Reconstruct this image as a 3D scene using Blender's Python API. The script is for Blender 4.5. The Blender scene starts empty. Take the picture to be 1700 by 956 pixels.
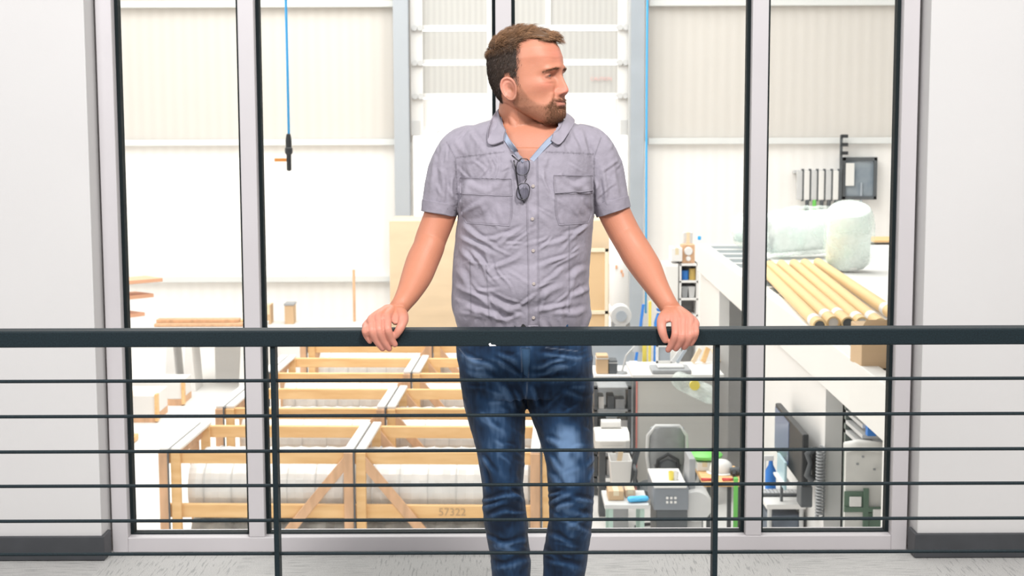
import bpy, bmesh, math, random
import numpy as np
from mathutils import Vector, Matrix
from mathutils.bvhtree import BVHTree
from mathutils import noise as mnoise

SC = bpy.context.scene
COL = SC.collection
R = math.radians

# ------------------------------------------------------------------ camera
F = 2500.0; PITCH = R(6.3); ROLL = R(0.19); CAMH = 1.6
fwd = Vector((0, math.cos(PITCH), -math.sin(PITCH)))
r0 = Vector((1, 0, 0)); u0 = Vector((0, math.sin(PITCH), math.cos(PITCH)))
rgt = r0*math.cos(ROLL) - u0*math.sin(ROLL)
upv = u0*math.cos(ROLL) + r0*math.sin(ROLL)
cd = bpy.data.cameras.new('camera'); cam = bpy.data.objects.new('camera', cd); COL.objects.link(cam)
m3 = Matrix((rgt, upv, -fwd)).transposed()
cam.matrix_world = Matrix.Translation((0, 0, CAMH)) @ m3.to_4x4()
cd.sensor_width = 36; cd.lens = 36*F/1700; cd.clip_end = 300
SC.camera = cam
cd.dof.use_dof = True; cd.dof.focus_distance = 3.95; cd.dof.aperture_fstop = 10.0

def ray(px, py):
    return fwd + rgt*((px-850)/F) - upv*((py-478)/F)
def P(px, py, Y):
    d = ray(px, py); k = Y/d.y
    return Vector((d.x*k, Y, CAMH+d.z*k))
def PZ(px, py, z):
    d = ray(px, py); k = (z-CAMH)/d.z
    return Vector((d.x*k, d.y*k, z))
def proj(v):
    w = Vector(v)-Vector((0, 0, CAMH)); f = w.dot(fwd)
    return 850+F*w.dot(rgt)/f, 478-F*w.dot(upv)/f

# ------------------------------------------------------------------ light
W = bpy.data.worlds.new('overcast'); SC.world = W; W.use_nodes = True
bg = W.node_tree.nodes['Background']
bg.inputs[0].default_value = (1.0, 0.985, 0.965, 1); bg.inputs[1].default_value = 0.38

def area(name, loc, target, sx, sy, power, col=(1, 1, 1), spread=180):
    l = bpy.data.lights.new(name, 'AREA'); l.shape = 'RECTANGLE'; l.size = sx; l.size_y = sy
    l.energy = power; l.color = col; l.spread = R(spread)
    o = bpy.data.objects.new(name, l); COL.objects.link(o); o.location = loc
    o.rotation_euler = (Vector(target)-Vector(loc)).to_track_quat('-Z', 'Y').to_euler()
    return o
# added key and fill area lights, out of view, in front of the landing
area('landing_key_fill', (1.3, 0.3, 5.4), (0.0, 4.6, 1.1), 1.1, 1.1, 390, (1, 0.985, 0.965))
area('landing_key_fill', (-2.2, 1.0, 3.6), (-0.8, 5.4, 1.0), 1.6, 1.6, 110, (0.98, 0.985, 1))
# workshop skylights
area('skylight_strip', (-2.0, 18.0, 9.0), (-2.5, 19.5, -3), 12, 12, 2350, (1, 0.985, 0.955))
area('skylight_strip', (-6.0, 10.0, 7.0), (4.0, 15.0, -1.5), 4, 4, 260, (1, 0.985, 0.955))
area('yard_daylight_fill', (0.0, 30.0, 12.0), (0.0, 44.0, -2), 14, 8, 12000, (1, 0.99, 0.97))  # area lamp added over the yard, stands in for daylight
area('office_fill_light', (5.2, 14.5, -.5), (5.0, 14.5, -3), 2.5, 5, 90, (1, 0.99, 0.97))  # added fills that brighten the office doorway and near bay
area('office_fill_light', (3.9, 10.2, -.5), (3.6, 10.6, -3), .8, .8, 14, (1, 0.99, 0.97))
SC.view_settings.view_transform = 'Standard'; SC.view_settings.look = 'None'
SC.view_settings.gamma = 1; SC.view_settings.use_curve_mapping = False
SC.view_settings.exposure = 0.0

# ------------------------------------------------------------------ materials
MATS = {}
def mat(name, col, rough=0.6, metal=0.0, var=0.0, vscale=8.0, bump=0.0, bscale=60.0, stretch=(1, 1, 1),
        spec=0.5, sss=0.0, coat=0.0, col2=None, sheen=0.0, alpha=1.0):
    if name in MATS: return MATS[name]
    m = bpy.data.materials.new(name); m.use_nodes = True; nt = m.node_tree; N = nt.nodes; L = nt.links
    b = N['Principled BSDF']
    b.inputs['Base Color'].default_value = (*col, 1); b.inputs['Roughness'].default_value = rough
    b.inputs['Metallic'].default_value = metal; b.inputs['Specular IOR Level'].default_value = spec
    b.inputs['Coat Weight'].default_value = coat; b.inputs['Sheen Weight'].default_value = sheen
    b.inputs['Alpha'].default_value = alpha
    if sss:
        b.inputs['Subsurface Weight'].default_value = sss; b.inputs['Subsurface Radius'].default_value = (1, .35, .2)
        b.inputs['Subsurface Scale'].default_value = 0.008
    tc = N.new('ShaderNodeTexCoord'); mp = N.new('ShaderNodeMapping'); L.new(tc.outputs['Object'], mp.inputs[0])
    mp.inputs['Scale'].default_value = stretch
    if var > 0:
        n = N.new('ShaderNodeTexNoise'); n.inputs['Scale'].default_value = vscale; n.inputs['Detail'].default_value = 5
        L.new(mp.outputs[0], n.inputs['Vector'])
        rp = N.new('ShaderNodeValToRGB')
        c2 = col2 if col2 else tuple(max(0, c*(1-var)) for c in col)
        rp.color_ramp.elements[0].position = .33; rp.color_ramp.elements[1].position = .67
        rp.color_ramp.elements[0].color = (*c2, 1); rp.color_ramp.elements[1].color = (*col, 1)
        L.new(n.outputs['Fac'], rp.inputs[0]); L.new(rp.outputs[0], b.inputs['Base Color'])
    if bump > 0:
        n2 = N.new('ShaderNodeTexNoise'); n2.inputs['Scale'].default_value = bscale; n2.inputs['Detail'].default_value = 4
        L.new(mp.outputs[0], n2.inputs['Vector'])
        bp = N.new('ShaderNodeBump'); bp.inputs['Strength'].default_value = bump; bp.inputs['Distance'].default_value = 0.01
        L.new(n2.outputs['Fac'], bp.inputs['Height']); L.new(bp.outputs[0], b.inputs['Normal'])
    MATS[name] = m
    return m

def mat_glass(name, tint=(1, 1, 1), refl=0.12):
    m = bpy.data.materials.new(name); m.use_nodes = True; nt = m.node_tree; N = nt.nodes; L = nt.links
    N.remove(N['Principled BSDF']); out = N['Material Output']
    t = N.new('ShaderNodeBsdfTransparent'); t.inputs[0].default_value = (*tint, 1)
    g = N.new('ShaderNodeBsdfGlossy'); g.inputs['Roughness'].default_value = 0.01
    fr = N.new('ShaderNodeFresnel'); fr.inputs[0].default_value = 1.45
    mx = N.new('ShaderNodeMixShader'); mu = N.new('ShaderNodeMath'); mu.operation = 'MULTIPLY'
    mu.inputs[1].default_value = refl/0.04*0.33
    L.new(fr.outputs[0], mu.inputs[0]); L.new(mu.outputs[0], mx.inputs[0])
    L.new(t.outputs[0], mx.inputs[1]); L.new(g.outputs[0], mx.inputs[2]); L.new(mx.outputs[0], out.inputs[0])
    return m

def mat_film(name, col=(0.9, 0.95, 0.93), op=0.5):
    """thin translucent plastic film"""
    m = bpy.data.materials.new(name); m.use_nodes = True; nt = m.node_tree; N = nt.nodes; L = nt.links
    b = N['Principled BSDF']; out = N['Material Output']
    b.inputs['Base Color'].default_value = (*col, 1); b.inputs['Roughness'].default_value = .25
    t = N.new('ShaderNodeBsdfTransparent'); t.inputs[0].default_value = (.97, 1, .99, 1)
    mx = N.new('ShaderNodeMixShader'); n = N.new('ShaderNodeTexNoise'); n.inputs['Scale'].default_value = 5
    tc = N.new('ShaderNodeTexCoord'); L.new(tc.outputs['Object'], n.inputs['Vector'])
    mr = N.new('ShaderNodeMapRange'); mr.inputs[1].default_value = .35; mr.inputs[2].default_value = .65
    mr.inputs[3].default_value = max(0, op-.25); mr.inputs[4].default_value = min(1, op+.25)
    L.new(n.outputs['Fac'], mr.inputs[0]); L.new(mr.outputs[0], mx.inputs[0])
    L.new(t.outputs[0], mx.inputs[1]); L.new(b.outputs[0], mx.inputs[2]); L.new(mx.outputs[0], out.inputs[0])
    return m

def mat_vcol(name, rough=.5, sss=0.0, bump=0.0, bscale=400, spec=.4, sheen=0.0):
    m = mat(name, (1, 1, 1), rough, bump=bump, bscale=bscale, spec=spec, sss=sss, sheen=sheen)
    nt = m.node_tree; a = nt.nodes.new('ShaderNodeVertexColor'); a.layer_name = 'Col'
    nt.links.new(a.outputs[0], nt.nodes['Principled BSDF'].inputs['Base Color'])
    return m

# ------------------------------------------------------------------ mesh building
class MB:
    def __init__(s): s.v = []; s.f = []; s.fm = []; s.mi = 0
    def add(s, vs, fs):
        o = len(s.v); s.v += [tuple(v) for v in vs]
        for f in fs: s.f.append([i+o for i in f]); s.fm.append(s.mi)
        return s
    def box(s, c, d, rot=None):
        c = Vector(c); hx, hy, hz = d[0]/2, d[1]/2, d[2]/2
        vs = [Vector((x, y, z)) for z in (-hz, hz) for y in (-hy, hy) for x in (-hx, hx)]
        if rot is not None: vs = [rot @ v for v in vs]
        return s.add([v+c for v in vs], [(0, 2, 3, 1), (4, 5, 7, 6), (0, 1, 5, 4), (2, 6, 7, 3), (0, 4, 6, 2), (1, 3, 7, 5)])
    def bx(s, x0, x1, y0, y1, z0, z1):
        return s.box(((x0+x1)/2, (y0+y1)/2, (z0+z1)/2), (abs(x1-x0), abs(y1-y0), abs(z1-z0)))
    def beam(s, a, b, w, h, up=(0, 0, 1)):
        a = Vector(a); b = Vector(b); t = (b-a).normalized(); u = t.cross(Vector(up))
        if u.length < 1e-4: u = t.cross(Vector((1, 0, 0)))
        u.normalize(); v = u.cross(t).normalized()
        rot = Matrix((u, t, v)).transposed()
        return s.box((a+b)/2, (w, (b-a).length, h), rot)
    def tube(s, pts, rad, n=12, cap=True, hint=None, closed=False):
        pts = [Vector(p) for p in pts]; K = len(pts)
        if not isinstance(rad, (list, tuple)): rad = [rad]*K
        rings = []; prev = None
        for i, p in enumerate(pts):
            if closed: t = pts[(i+1) % K]-pts[i-1]
            else: t = pts[min(i+1, K-1)]-pts[max(i-1, 0)]
            t.normalize()
            if hint is not None: u = t.cross(Vector(hint))
            elif prev is None:
                u = t.cross(Vector((0, 0, 1)));
                if u.length < .1: u = t.cross(Vector((1, 0, 0)))
            else: u = prev-t*prev.dot(t)
            u.normalize(); prev = u; v = t.cross(u)
            r = rad[i]; a, b = (r if isinstance(r, (tuple, list)) else (r, r))
            rings.append([p+u*(a*math.cos(2*math.pi*k/n))+v*(b*math.sin(2*math.pi*k/n)) for k in range(n)])
        return s.loft(rings, cap, closed)
    def loft(s, rings, cap=True, closed=False):
        n = len(rings[0]); vs = [v for r in rings for v in r]; fs = []
        K = len(rings)
        for i in range(K if closed else K-1):
            j = (i+1) % K
            for k in range(n):
                l = (k+1) % n; fs.append((i*n+k, i*n+l, j*n+l, j*n+k))
        if cap and not closed:
            fs.append(tuple(range(n))[::-1]); fs.append(tuple((K-1)*n+k for k in range(n)))
        return s.add(vs, fs)
    def cyl(s, a, b, r, n=20, r2=None):
        return s.tube([a, b], [r, r if r2 is None else r2], n)
    def lathe(s, prof, n=24, c=(0, 0, 0), axis='z', a0=0, a1=2*math.pi):
        rings = []
        for r, z in prof:
            ring = []
            for k in range(n):
                a = 2*math.pi*k/n
                if axis == 'z': ring.append((c[0]+r*math.cos(a), c[1]+r*math.sin(a), c[2]+z))
                elif axis == 'x': ring.append((c[0]+z, c[1]+r*math.cos(a), c[2]+r*math.sin(a)))
                else: ring.append((c[0]+r*math.cos(a), c[1]+z, c[2]+r*math.sin(a)))
            rings.append(ring)
        return s.loft(rings, True)
    def sph(s, c, r, nu=20, nv=12, rot=None):
        if not isinstance(r, (tuple, list)): r = (r, r, r)
        rings = []
        for i in range(1, nv):
            a = math.pi*i/nv; ring = []
            for k in range(nu):
                b = 2*math.pi*k/nu
                v = Vector((r[0]*math.sin(a)*math.cos(b), r[1]*math.sin(a)*math.sin(b), -r[2]*math.cos(a)))
                if rot is not None: v = rot @ v
                ring.append(v+Vector(c))
            rings.append(ring)
        return s.loft(rings, True)
    def prism(s, poly, axis_vec, flip=False):
        """extrude a polygon (list of 3D pts) along axis_vec"""
        n = len(poly); a = [Vector(p) for p in poly]; b = [p+Vector(axis_vec) for p in a]
        fs = [tuple(range(n))[::-1], tuple(range(n, 2*n))]
        for k in range(n): fs.append((k, (k+1) % n, n+(k+1) % n, n+k))
        return s.add(a+b, fs)
    def xf(s, M, start=0):
        for i in range(start, len(s.v)): s.v[i] = tuple(M @ Vector(s.v[i]))
        return s

ROOT = {}
def link(name, me, m, parent):
    o = bpy.data.objects.new(name, me); COL.objects.link(o)
    if m is not None:
        for mm in (m if isinstance(m, (list, tuple)) else [m]): me.materials.append(mm)
    if parent is not None: o.parent = parent
    return o

def build(name, mb, m, parent=None, bevel=0.0, smooth=False, world=False, label=None, autos=False, seg=2):
    me = bpy.data.meshes.new(name)
    vs = mb.v
    if world and parent is not None:
        rl = ROOT[parent.name]; vs = [(v[0]-rl[0], v[1]-rl[1], v[2]-rl[2]) for v in vs]
    me.from_pydata([tuple(v) for v in vs], [], mb.f)
    bm = bmesh.new(); bm.from_mesh(me); bmesh.ops.recalc_face_normals(bm, faces=bm.faces); bm.to_mesh(me); bm.free()
    if isinstance(m, (list, tuple)):
        me.polygons.foreach_set('material_index', mb.fm)
    if smooth:
        me.polygons.foreach_set('use_smooth', [True]*len(me.polygons))
    if autos:
        me.polygons.foreach_set('use_smooth', [True]*len(me.polygons)); me.set_sharp_from_angle(angle=R(35))
    o = link(name, me, m, parent)
    if parent is not None and parent.name in ROOT: ROOT[o.name] = ROOT[parent.name]
    if bevel > 0:
        b = o.modifiers.new('bevel', 'BEVEL'); b.width = bevel; b.segments = seg; b.limit_method = 'ANGLE'
        b.harden_normals = False
    if label: o['label'] = label
    return o

def thing(name, label, cat, loc=(0, 0, 0), rz=0.0, group=None):
    o = bpy.data.objects.new(name, None); COL.objects.link(o); o.empty_display_size = .1
    o.location = loc; o.rotation_euler = (0, 0, rz); o['label'] = label; o['category'] = cat
    if group: o['group'] = group
    ROOT[o.name] = tuple(loc)
    return o
def tag(o, label, cat, group=None, kind=None):
    o['label'] = label; o['category'] = cat
    if group: o['group'] = group
    if kind: o['kind'] = kind
    return o
def struct(name, mb, m, bevel=0.0, **k):
    o = build(name, mb, m, None, bevel, **k); o['kind'] = 'structure'; return o
def copytree(o, label, loc=None, rz=None, dloc=None, group=None):
    c = o.copy(); COL.objects.link(c); c['label'] = label
    if loc is not None: c.location = loc
    if dloc is not None: c.location = Vector(o.location)+Vector(dloc)
    if rz is not None: c.rotation_euler = (0, 0, rz)
    def rec(a, b):
        for ch in list(a.children):
            if ch.name in NOCOPY: continue
            d = ch.copy(); COL.objects.link(d); d.parent = b; rec(ch, d)
    rec(o, c)
    return c
NOCOPY = set()

def textmesh(s, size, depth=0.001):
    cu = bpy.data.curves.new('t', 'FONT'); cu.body = s; cu.size = size; cu.extrude = depth
    cu.align_x = 'CENTER'; cu.align_y = 'CENTER'
    o = bpy.data.objects.new('t', cu); COL.objects.link(o)
    dg = bpy.context.evaluated_depsgraph_get(); me = bpy.data.meshes.new_from_object(o.evaluated_get(dg))
    bpy.data.objects.remove(o); bpy.data.curves.remove(cu)
    me.materials.clear()
    return me
def sss_(x, a, b):
    t = np.clip((x-a)/(b-a), 0, 1); return t*t*(3-2*t)
# ================================================================== SETTING
YW = PZ(847, 914.5, 0).y            # front face of window frame
YR = P(850, 549, 1).y               # placeholder
d_ = ray(850, 547.5); YR = (1.07-CAMH)/d_.z*d_.y      # front face of hand rail
WALL_Y = YW-0.10
m_wall = mat('painted_drywall', (.665, .65, .645), .75, var=.03, vscale=1.5, bump=.04, bscale=300)
m_alu = mat('satin_aluminium', (.60, .57, .585), .42, metal=.1, var=.04, vscale=3, bump=.02, bscale=200)
m_gask = mat('black_rubber_gasket', (.008, .014, .016), .7, spec=.2)
m_base = mat('charcoal_vinyl_base', (.055, .058, .065), .5, var=.15, vscale=12)
m_rail = mat('powder_coated_steel', (.010, .021, .027), .55, var=.4, vscale=240, bump=.12, bscale=500, spec=.25)

def mat_carpet():
    m = mat('carpet_tile', (.30, .295, .29), .95, bump=.5, bscale=500)
    nt = m.node_tree; N = nt.nodes; L = nt.links; b = N['Principled BSDF']
    tc = N.new('ShaderNodeTexCoord')
    def lay(scale, stretch, lo, hi, rot=0):
        mp = N.new('ShaderNodeMapping'); mp.inputs['Scale'].default_value = stretch; mp.inputs['Rotation'].default_value = (0, 0, rot)
        L.new(tc.outputs['Object'], mp.inputs[0])
        n = N.new('ShaderNodeTexNoise'); n.inputs['Scale'].default_value = scale; n.inputs['Detail'].default_value = 3
        L.new(mp.outputs[0], n.inputs[0]); r = N.new('ShaderNodeMapRange')
        r.inputs[1].default_value = lo; r.inputs[2].default_value = hi; L.new(n.outputs['Fac'], r.inputs[0]); return r
    fine = lay(330, (1, 1, 1), .35, .65)
    lines = lay(16, (.6, 9, 1), .56, .60)
    lin2 = lay(16, (9, .6, 1), .57, .62)
    ch = N.new('ShaderNodeTexChecker'); ch.inputs['Scale'].default_value = 2.0; L.new(tc.outputs['Object'], ch.inputs['Vector'])
    mx = N.new('ShaderNodeMix'); L.new(ch.outputs['Fac'], mx.inputs[0]); L.new(lines.outputs[0], mx.inputs[2]); L.new(lin2.outputs[0], mx.inputs[3])
    c1 = N.new('ShaderNodeMix'); c1.data_type = 'RGBA'; c1.inputs[6].default_value = (.42, .41, .40, 1); c1.inputs[7].default_value = (.66, .65, .63, 1)
    L.new(fine.outputs[0], c1.inputs[0])
    c2 = N.new('ShaderNodeMix'); c2.data_type = 'RGBA'; c2.inputs[7].default_value = (.27, .27, .27, 1)
    mu = N.new('ShaderNodeMath'); mu.operation = 'MULTIPLY'; mu.inputs[1].default_value = .6
    L.new(mx.outputs[0], mu.inputs[0]); L.new(mu.outputs[0], c2.inputs[0]); L.new(c1.outputs[2], c2.inputs[6]); L.new(c2.outputs[2], b.inputs['Base Color'])
    return m

fl = MB().bx(-5, 5, 1.5, YW+.12, -.2, 0); struct('floor', fl, mat_carpet())
# window opening extents
XL = P(152, 400, WALL_Y).x; XR = P(1536, 400, WALL_Y).x; ZT = 3.05
struct('wall_left', MB().bx(-5, XL, WALL_Y, YW+.12, 0, 3.6), m_wall, .004)
struct('wall_right', MB().bx(XR, 5, WALL_Y, YW+.12, 0, 3.6), m_wall, .004)
struct('wall_above', MB().bx(XL, XR, WALL_Y, YW+.12, ZT, 3.6), m_wall, .004)
bb = MB().bx(-5, XL+.012, WALL_Y-.014, YW-.012, .002, .092)
struct('baseboard_left', bb, m_base, .003)
bb = MB().bx(XR-.012, 5, WALL_Y-.014, YW-.012, .002, .092)
struct('baseboard_right', bb, m_base, .003)

# window frame: four bays
FW = .058; GY = YW+.075
xo = [XL+.012, XR-.012]
mxs = [P(415.5, 400, YW).x, P(837, 400, YW).x, P(1258, 400, YW).x]
fr = MB()
fr.bx(xo[0], xo[0]+FW, YW, YW+.12, .0, ZT); fr.bx(xo[1]-FW, xo[1], YW, YW+.12, 0, ZT)
fr.bx(xo[0]+FW, xo[1]-FW, YW, YW+.12, 0, .056); fr.bx(xo[0]+FW, xo[1]-FW, YW, YW+.12, ZT-.06, ZT)
win = struct('window_1', fr, m_alu, .003)
for x in mxs: build('mullion', MB().bx(x-FW/2, x+FW/2, YW, YW+.12, .056, ZT-.06), m_alu, win, .003)
edges = [(xo[0]+FW, mxs[0]-FW/2), (mxs[0]+FW/2, mxs[1]-FW/2), (mxs[1]+FW/2, mxs[2]-FW/2), (mxs[2]+FW/2, xo[1]-FW)]
m_glass = mat_glass('clear_glass', (.985, .995, .99), .05)
g = .013
for a, b in edges:
    k = MB(); z0 = .056; z1 = ZT-.06
    k.bx(a, a+g, GY-.03, GY+.012, z0, z1).bx(b-g, b, GY-.03, GY+.012, z0, z1)
    k.bx(a+g, b-g, GY-.03, GY+.012, z0, z0+.005).bx(a+g, b-g, GY-.03, GY+.012, z1-.009, z1)
    build('gasket', k, m_gask, win)
    build('glass_pane', MB().bx(a+.002, b-.002, GY-.004, GY+.004, z0, z1), m_glass, win)

# ------------------------------------------------------------------ railing
rail = thing('balcony_railing', 'dark steel railing with flat hand rail and thin horizontal bars across the landing', 'railing', (0, YR, 0))
RT = 1.07; RH = .0425; RD = .062
build('hand_rail', MB().bx(-4.2, 4.2, YR, YR+RD, RT-RH, RT), m_rail, rail, .004, world=True, seg=3)
pxs = [P(456, 650, YR+.03).x, P(1188.5, 650, YR+.03).x]; sp = pxs[1]-pxs[0]
for x in (pxs[0]-2*sp, pxs[0]-sp, pxs[0], pxs[1], pxs[1]+sp, pxs[1]+2*sp):
    if abs(x) > 4.1: continue
    p = MB().bx(x-.0065, x+.0065, YR+.008, YR+.052, .012, RT-RH)
    po = build('post', p, m_rail, rail, .0015, world=True)
    build('base_plate', MB().bx(x-.04, x+.04, YR-.01, YR+.07, 0.001, .012), m_rail, po, .002, world=True)
zb = [P(850, y, YR+.03).z for y in (630.5, 689, 747.5, 804.5, 862.5, 917.5)]
dz = zb[4]-zb[5]
k = 6
while zb[-1]-dz > .05: zb.append(zb[-1]-dz)
for z in zb:
    build('bar', MB().cyl((-4.2, YR+.03, z), (4.2, YR+.03, z), .0046, 12), m_rail, rail, smooth=False, autos=True, world=True)
chip = MB().add([P(814, 569, YR-.0004), P(811, 571, YR-.0004), P(813, 574.5, YR-.0004), P(824, 574, YR-.0004), P(822, 572.3, YR-.0004), P(816, 572, YR-.0004)], [(0, 1, 2, 3, 4, 5)])
build('paint_chip', chip, mat('bare_chip', (.8, .78, .8), .5), rail, world=True, label='small white paint chip on the rail face')
# ================================================================== THE MAN
YB = YR+.27                      # torso centre plane
def remesh(mb, vox, name='tmp', smooth_it=0, sm_f=.5):
    me = bpy.data.meshes.new(name); me.from_pydata([tuple(v) for v in mb.v], [], mb.f)
    bm = bmesh.new(); bm.from_mesh(me); bmesh.ops.recalc_face_normals(bm, faces=bm.faces); bm.to_mesh(me); bm.free()
    o = bpy.data.objects.new(name, me); COL.objects.link(o)
    r = o.modifiers.new('r', 'REMESH'); r.mode = 'VOXEL'; r.voxel_size = vox; r.adaptivity = 0
    if smooth_it:
        s = o.modifiers.new('s', 'SMOOTH'); s.iterations = smooth_it; s.factor = sm_f
    dg = bpy.context.evaluated_depsgraph_get()
    nm = bpy.data.meshes.new_from_object(o.evaluated_get(dg)); bpy.data.objects.remove(o); bpy.data.meshes.remove(me)
    return nm
def getv(me):
    a = np.empty(len(me.vertices)*3); me.vertices.foreach_get('co', a); return a.reshape(-1, 3)
def getn(me):
    a = np.empty(len(me.vertices)*3); me.vertices.foreach_get('normal', a); return a.reshape(-1, 3)
def setv(me, v): me.vertices.foreach_set('co', v.ravel()); me.update()
def setcol(me, c):
    at = me.color_attributes.new('Col', 'FLOAT_COLOR', 'POINT')
    q = np.ones((len(c), 4)); q[:, :3] = c; at.data.foreach_set('color', q.ravel().astype(np.float32))
def nprj(v):
    w = v-np.array([0, 0, CAMH]); f = w @ np.array(fwd)
    return 850+F*(w @ np.array(rgt))/f, 478-F*(w @ np.array(upv))/f

def vnoise(v, s, seed=0):
    """cheap smooth value noise, numpy"""
    q = v*s+seed*17.3; i = np.floor(q).astype(np.int64); f = q-i; f = f*f*(3-2*f)
    def h(a, b, c):
        n = (a*374761393+b*668265263+c*2147483647+seed*1013) & 0xffffffff
        n = ((n ^ (n >> 13))*1274126177) & 0xffffffff
        return ((n ^ (n >> 16)) & 0xffff)/65535.0
    r = 0
    for a in (0, 1):
        for b in (0, 1):
            for c in (0, 1):
                w = (f[:, 0] if a else 1-f[:, 0])*(f[:, 1] if b else 1-f[:, 1])*(f[:, 2] if c else 1-f[:, 2])
                r = r+w*h(i[:, 0]+a, i[:, 1]+b, i[:, 2]+c)
    return r*2-1

def catmull(pts, sub=5):
    pts = np.array(pts, float); out = []
    K = len(pts)
    for i in range(K-1):
        p0 = pts[max(i-1, 0)]; p1 = pts[i]; p2 = pts[i+1]; p3 = pts[min(i+2, K-1)]
        for t in np.linspace(0, 1, sub, endpoint=False):
            out.append(.5*((2*p1)+(-p0+p2)*t+(2*p0-5*p1+4*p2-p3)*t*t+(-p0+3*p1-3*p2+p3)*t**3))
    out.append(pts[-1]); return np.array(out)

def limb(mb, rows, n=24, sub=5, hint=(0, 1, 0), round_end=True):
    """rows: (x,y,z,a,b)"""
    q = catmull(rows, sub)
    pts = [Vector(r[:3]) for r in q]; rad = [(r[3], r[4]) for r in q]
    if round_end:
        t = (pts[-1]-pts[-2]).normalized(); a, b = rad[-1]; m = min(a, b)
        for s in (.35, .65, .87, .98):
            pts.append(Vector(q[-1][:3])+t*m*s); k = math.sqrt(1-s*s); rad.append((a*k, b*k))
    mb.tube(pts, rad, n, True, hint)
def pr(px, py, Y, a, b): p = P(px, py, Y); return (p.x, p.y, p.z, a, b)

# ---- head in local space: face towards -y, up z, eyes at z=0
HT = np.array([  # z, w, yfront, yback, ycentre
 (.1215, .018, -.024, .034, .006), (.118, .034, -.043, .052, .006), (.110, .050, -.062, .071, .006), (.098, .0625, -.077, .085, .006), (.075, .0735, -.091, .098, .008),
 (.050, .0785, -.0985, .103, .010), (.025, .0785, -.0995, .103, .012), (.000, .0765, -.095, .100, .010),
 (-.020, .0755, -.0935, .093, .005), (-.040, .0745, -.0935, .082, .0), (-.060, .0705, -.094, .066, -.006),
 (-.078, .0665, -.0945, .034, -.016), (-.095, .0570, -.095, .004, -.030), (-.108, .047, -.093, -.018, -.044),
 (-.118, .038, -.086, -.034, -.054), (-.126, .022, -.074, -.046, -.060)])[::-1]
def head_grid(nz=300, nt=360):
    zs = np.linspace(-.1262, .1215, nz)
    cols = []
    for c in range(1, 5):
        y = np.interp(zs, HT[:, 0], HT[:, c]); k = np.exp(-np.linspace(-2.2, 2.2, 15)**2); k /= k.sum()
        yp = np.pad(y, 7, mode='reflect', reflect_type='odd'); cols.append(np.convolve(yp, k, 'valid'))
    w, yf, yb, yc = cols
    th = np.linspace(0, 2*math.pi, nt, endpoint=False)
    Z, T = np.meshgrid(zs, th, indexing='ij')
    n = 2.25; c = np.cos(T); s = np.sin(T)
    X = w[:, None]*np.sign(s)*np.abs(s)**(2/n)
    ext = np.where(c > 0, (yc-yf)[:, None], (yb-yc)[:, None])
    Y = yc[:, None]-np.sign(c)*np.abs(c)**(2/n)*ext
    return X, Y, Z, T
def G(x, c, s): return np.exp(-((x-c)/s)**2)
def face_disp(X, Y, Z):
    fr = sss_(-Y, -.0, .05)
    ax = np.abs(X); d = np.zeros_like(X)
    # nose
    hz = np.interp(Z, [-.062, -.0565, -.051, -.046, -.040, -.030, -.015, 0, .012, .022], [0, .003, .0155, .0235, .0255, .0225, .0155, .0095, .0065, .002])
    wz = np.interp(Z, [-.06, -.045, -.030, -.01, .02], [.0125, .0115, .0090, .0078, .011])
    d += hz*np.exp(-(ax/wz)**2.6)
    d += .0112*G(ax, .0145, .0058)*G(Z, -.0475, .0072)          # wings
    d -= .0048*G(ax, .0205, .0036)*G(Z, -.043, .009)
    d -= .0030*G(ax, .0115, .003)*G(Z, -.036, .005)
    d -= .004*G(ax, .006, .003)*G(Z, -.0555, .0025)
    # brow, sockets
    d += .0080*np.exp(-((ax-.026)/.022)**4)*G(Z, .0165-.16*(ax-.03), .0080)
    d += .003*G(X, 0, .014)*G(Z, .022, .012)
    d -= .0125*G(ax, .030, .0165)*G(Z, -.0005, .0125)
    d -= .0045*G(ax, .014, .006)*G(Z, .002, .012)
    d += .0048*np.exp(-((ax-.034)/.014)**4)*G(Z, .0085-.20*(ax-.031), .0042)   # hooded upper lid
    d += .0022*G(ax, .033, .013)*G(Z, -.0155, .004)            # bag under eye
    d -= .0012*G(ax, .033, .014)*G(Z, -.0215, .003)
    # cheek
    d += .0055*G(ax, .050, .018)*G(Z, -.024, .016)
    d -= .0030*G(ax, .054, .014)*G(Z, -.060, .02)
    # naso-labial fold
    xl = .0195+(-.045-Z)*.38; d -= .0030*G(ax, xl, .0035)*sss_(-Z, .043, .050)*(1-sss_(-Z, .076, .088))
    d += .0022*G(ax, xl+.009, .007)*sss_(-Z, .043, .050)*(1-sss_(-Z, .076, .088))
    # muzzle, lips
    d += .0050*G(X, 0, .030)*G(Z, -.070, .018)
    d += .0030*np.exp(-(ax/.021)**4)*G(Z, -.0665, .0042)
    d -= .0048*np.exp(-(ax/.026)**6)*G(Z, -.0718+.10*ax, .0022)
    d += .0038*np.exp(-(ax/.018)**4)*G(Z, -.0785, .0048)
    d -= .0040*np.exp(-(ax/.020)**4)*G(Z, -.0885, .0050)
    # chin
    d += .0060*G(X, 0, .019)*G(Z, -.103, .012)
    # forehead lines
    for zz in (.043, .053, .063): d -= .0006*G(Z, zz+.002*np.sin(X*90), .0016)*np.exp(-(ax/.042)**6)
    d -= .0010*G(ax, .006, .0018)*G(Z, .024, .010)
    # temples
    d -= .0035*G(ax, .066, .012)*G(Z, .028, .022)
    return d*fr
PSI = R(59); HP = R(-4.5)
HC = P(875.5, 130.5, YB-.015)
HM = Matrix.Translation(HC) @ Matrix.Rotation(PSI, 4, 'Z') @ Matrix.Rotation(HP, 4, 'X') @ Matrix.Diagonal((1.04, 1.03, 1.0, 1))
HMn = np.array(HM); HMi = np.array(HM.inverted())
def toW(p): return p @ HMn[:3, :3].T + HMn[:3, 3]
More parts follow.
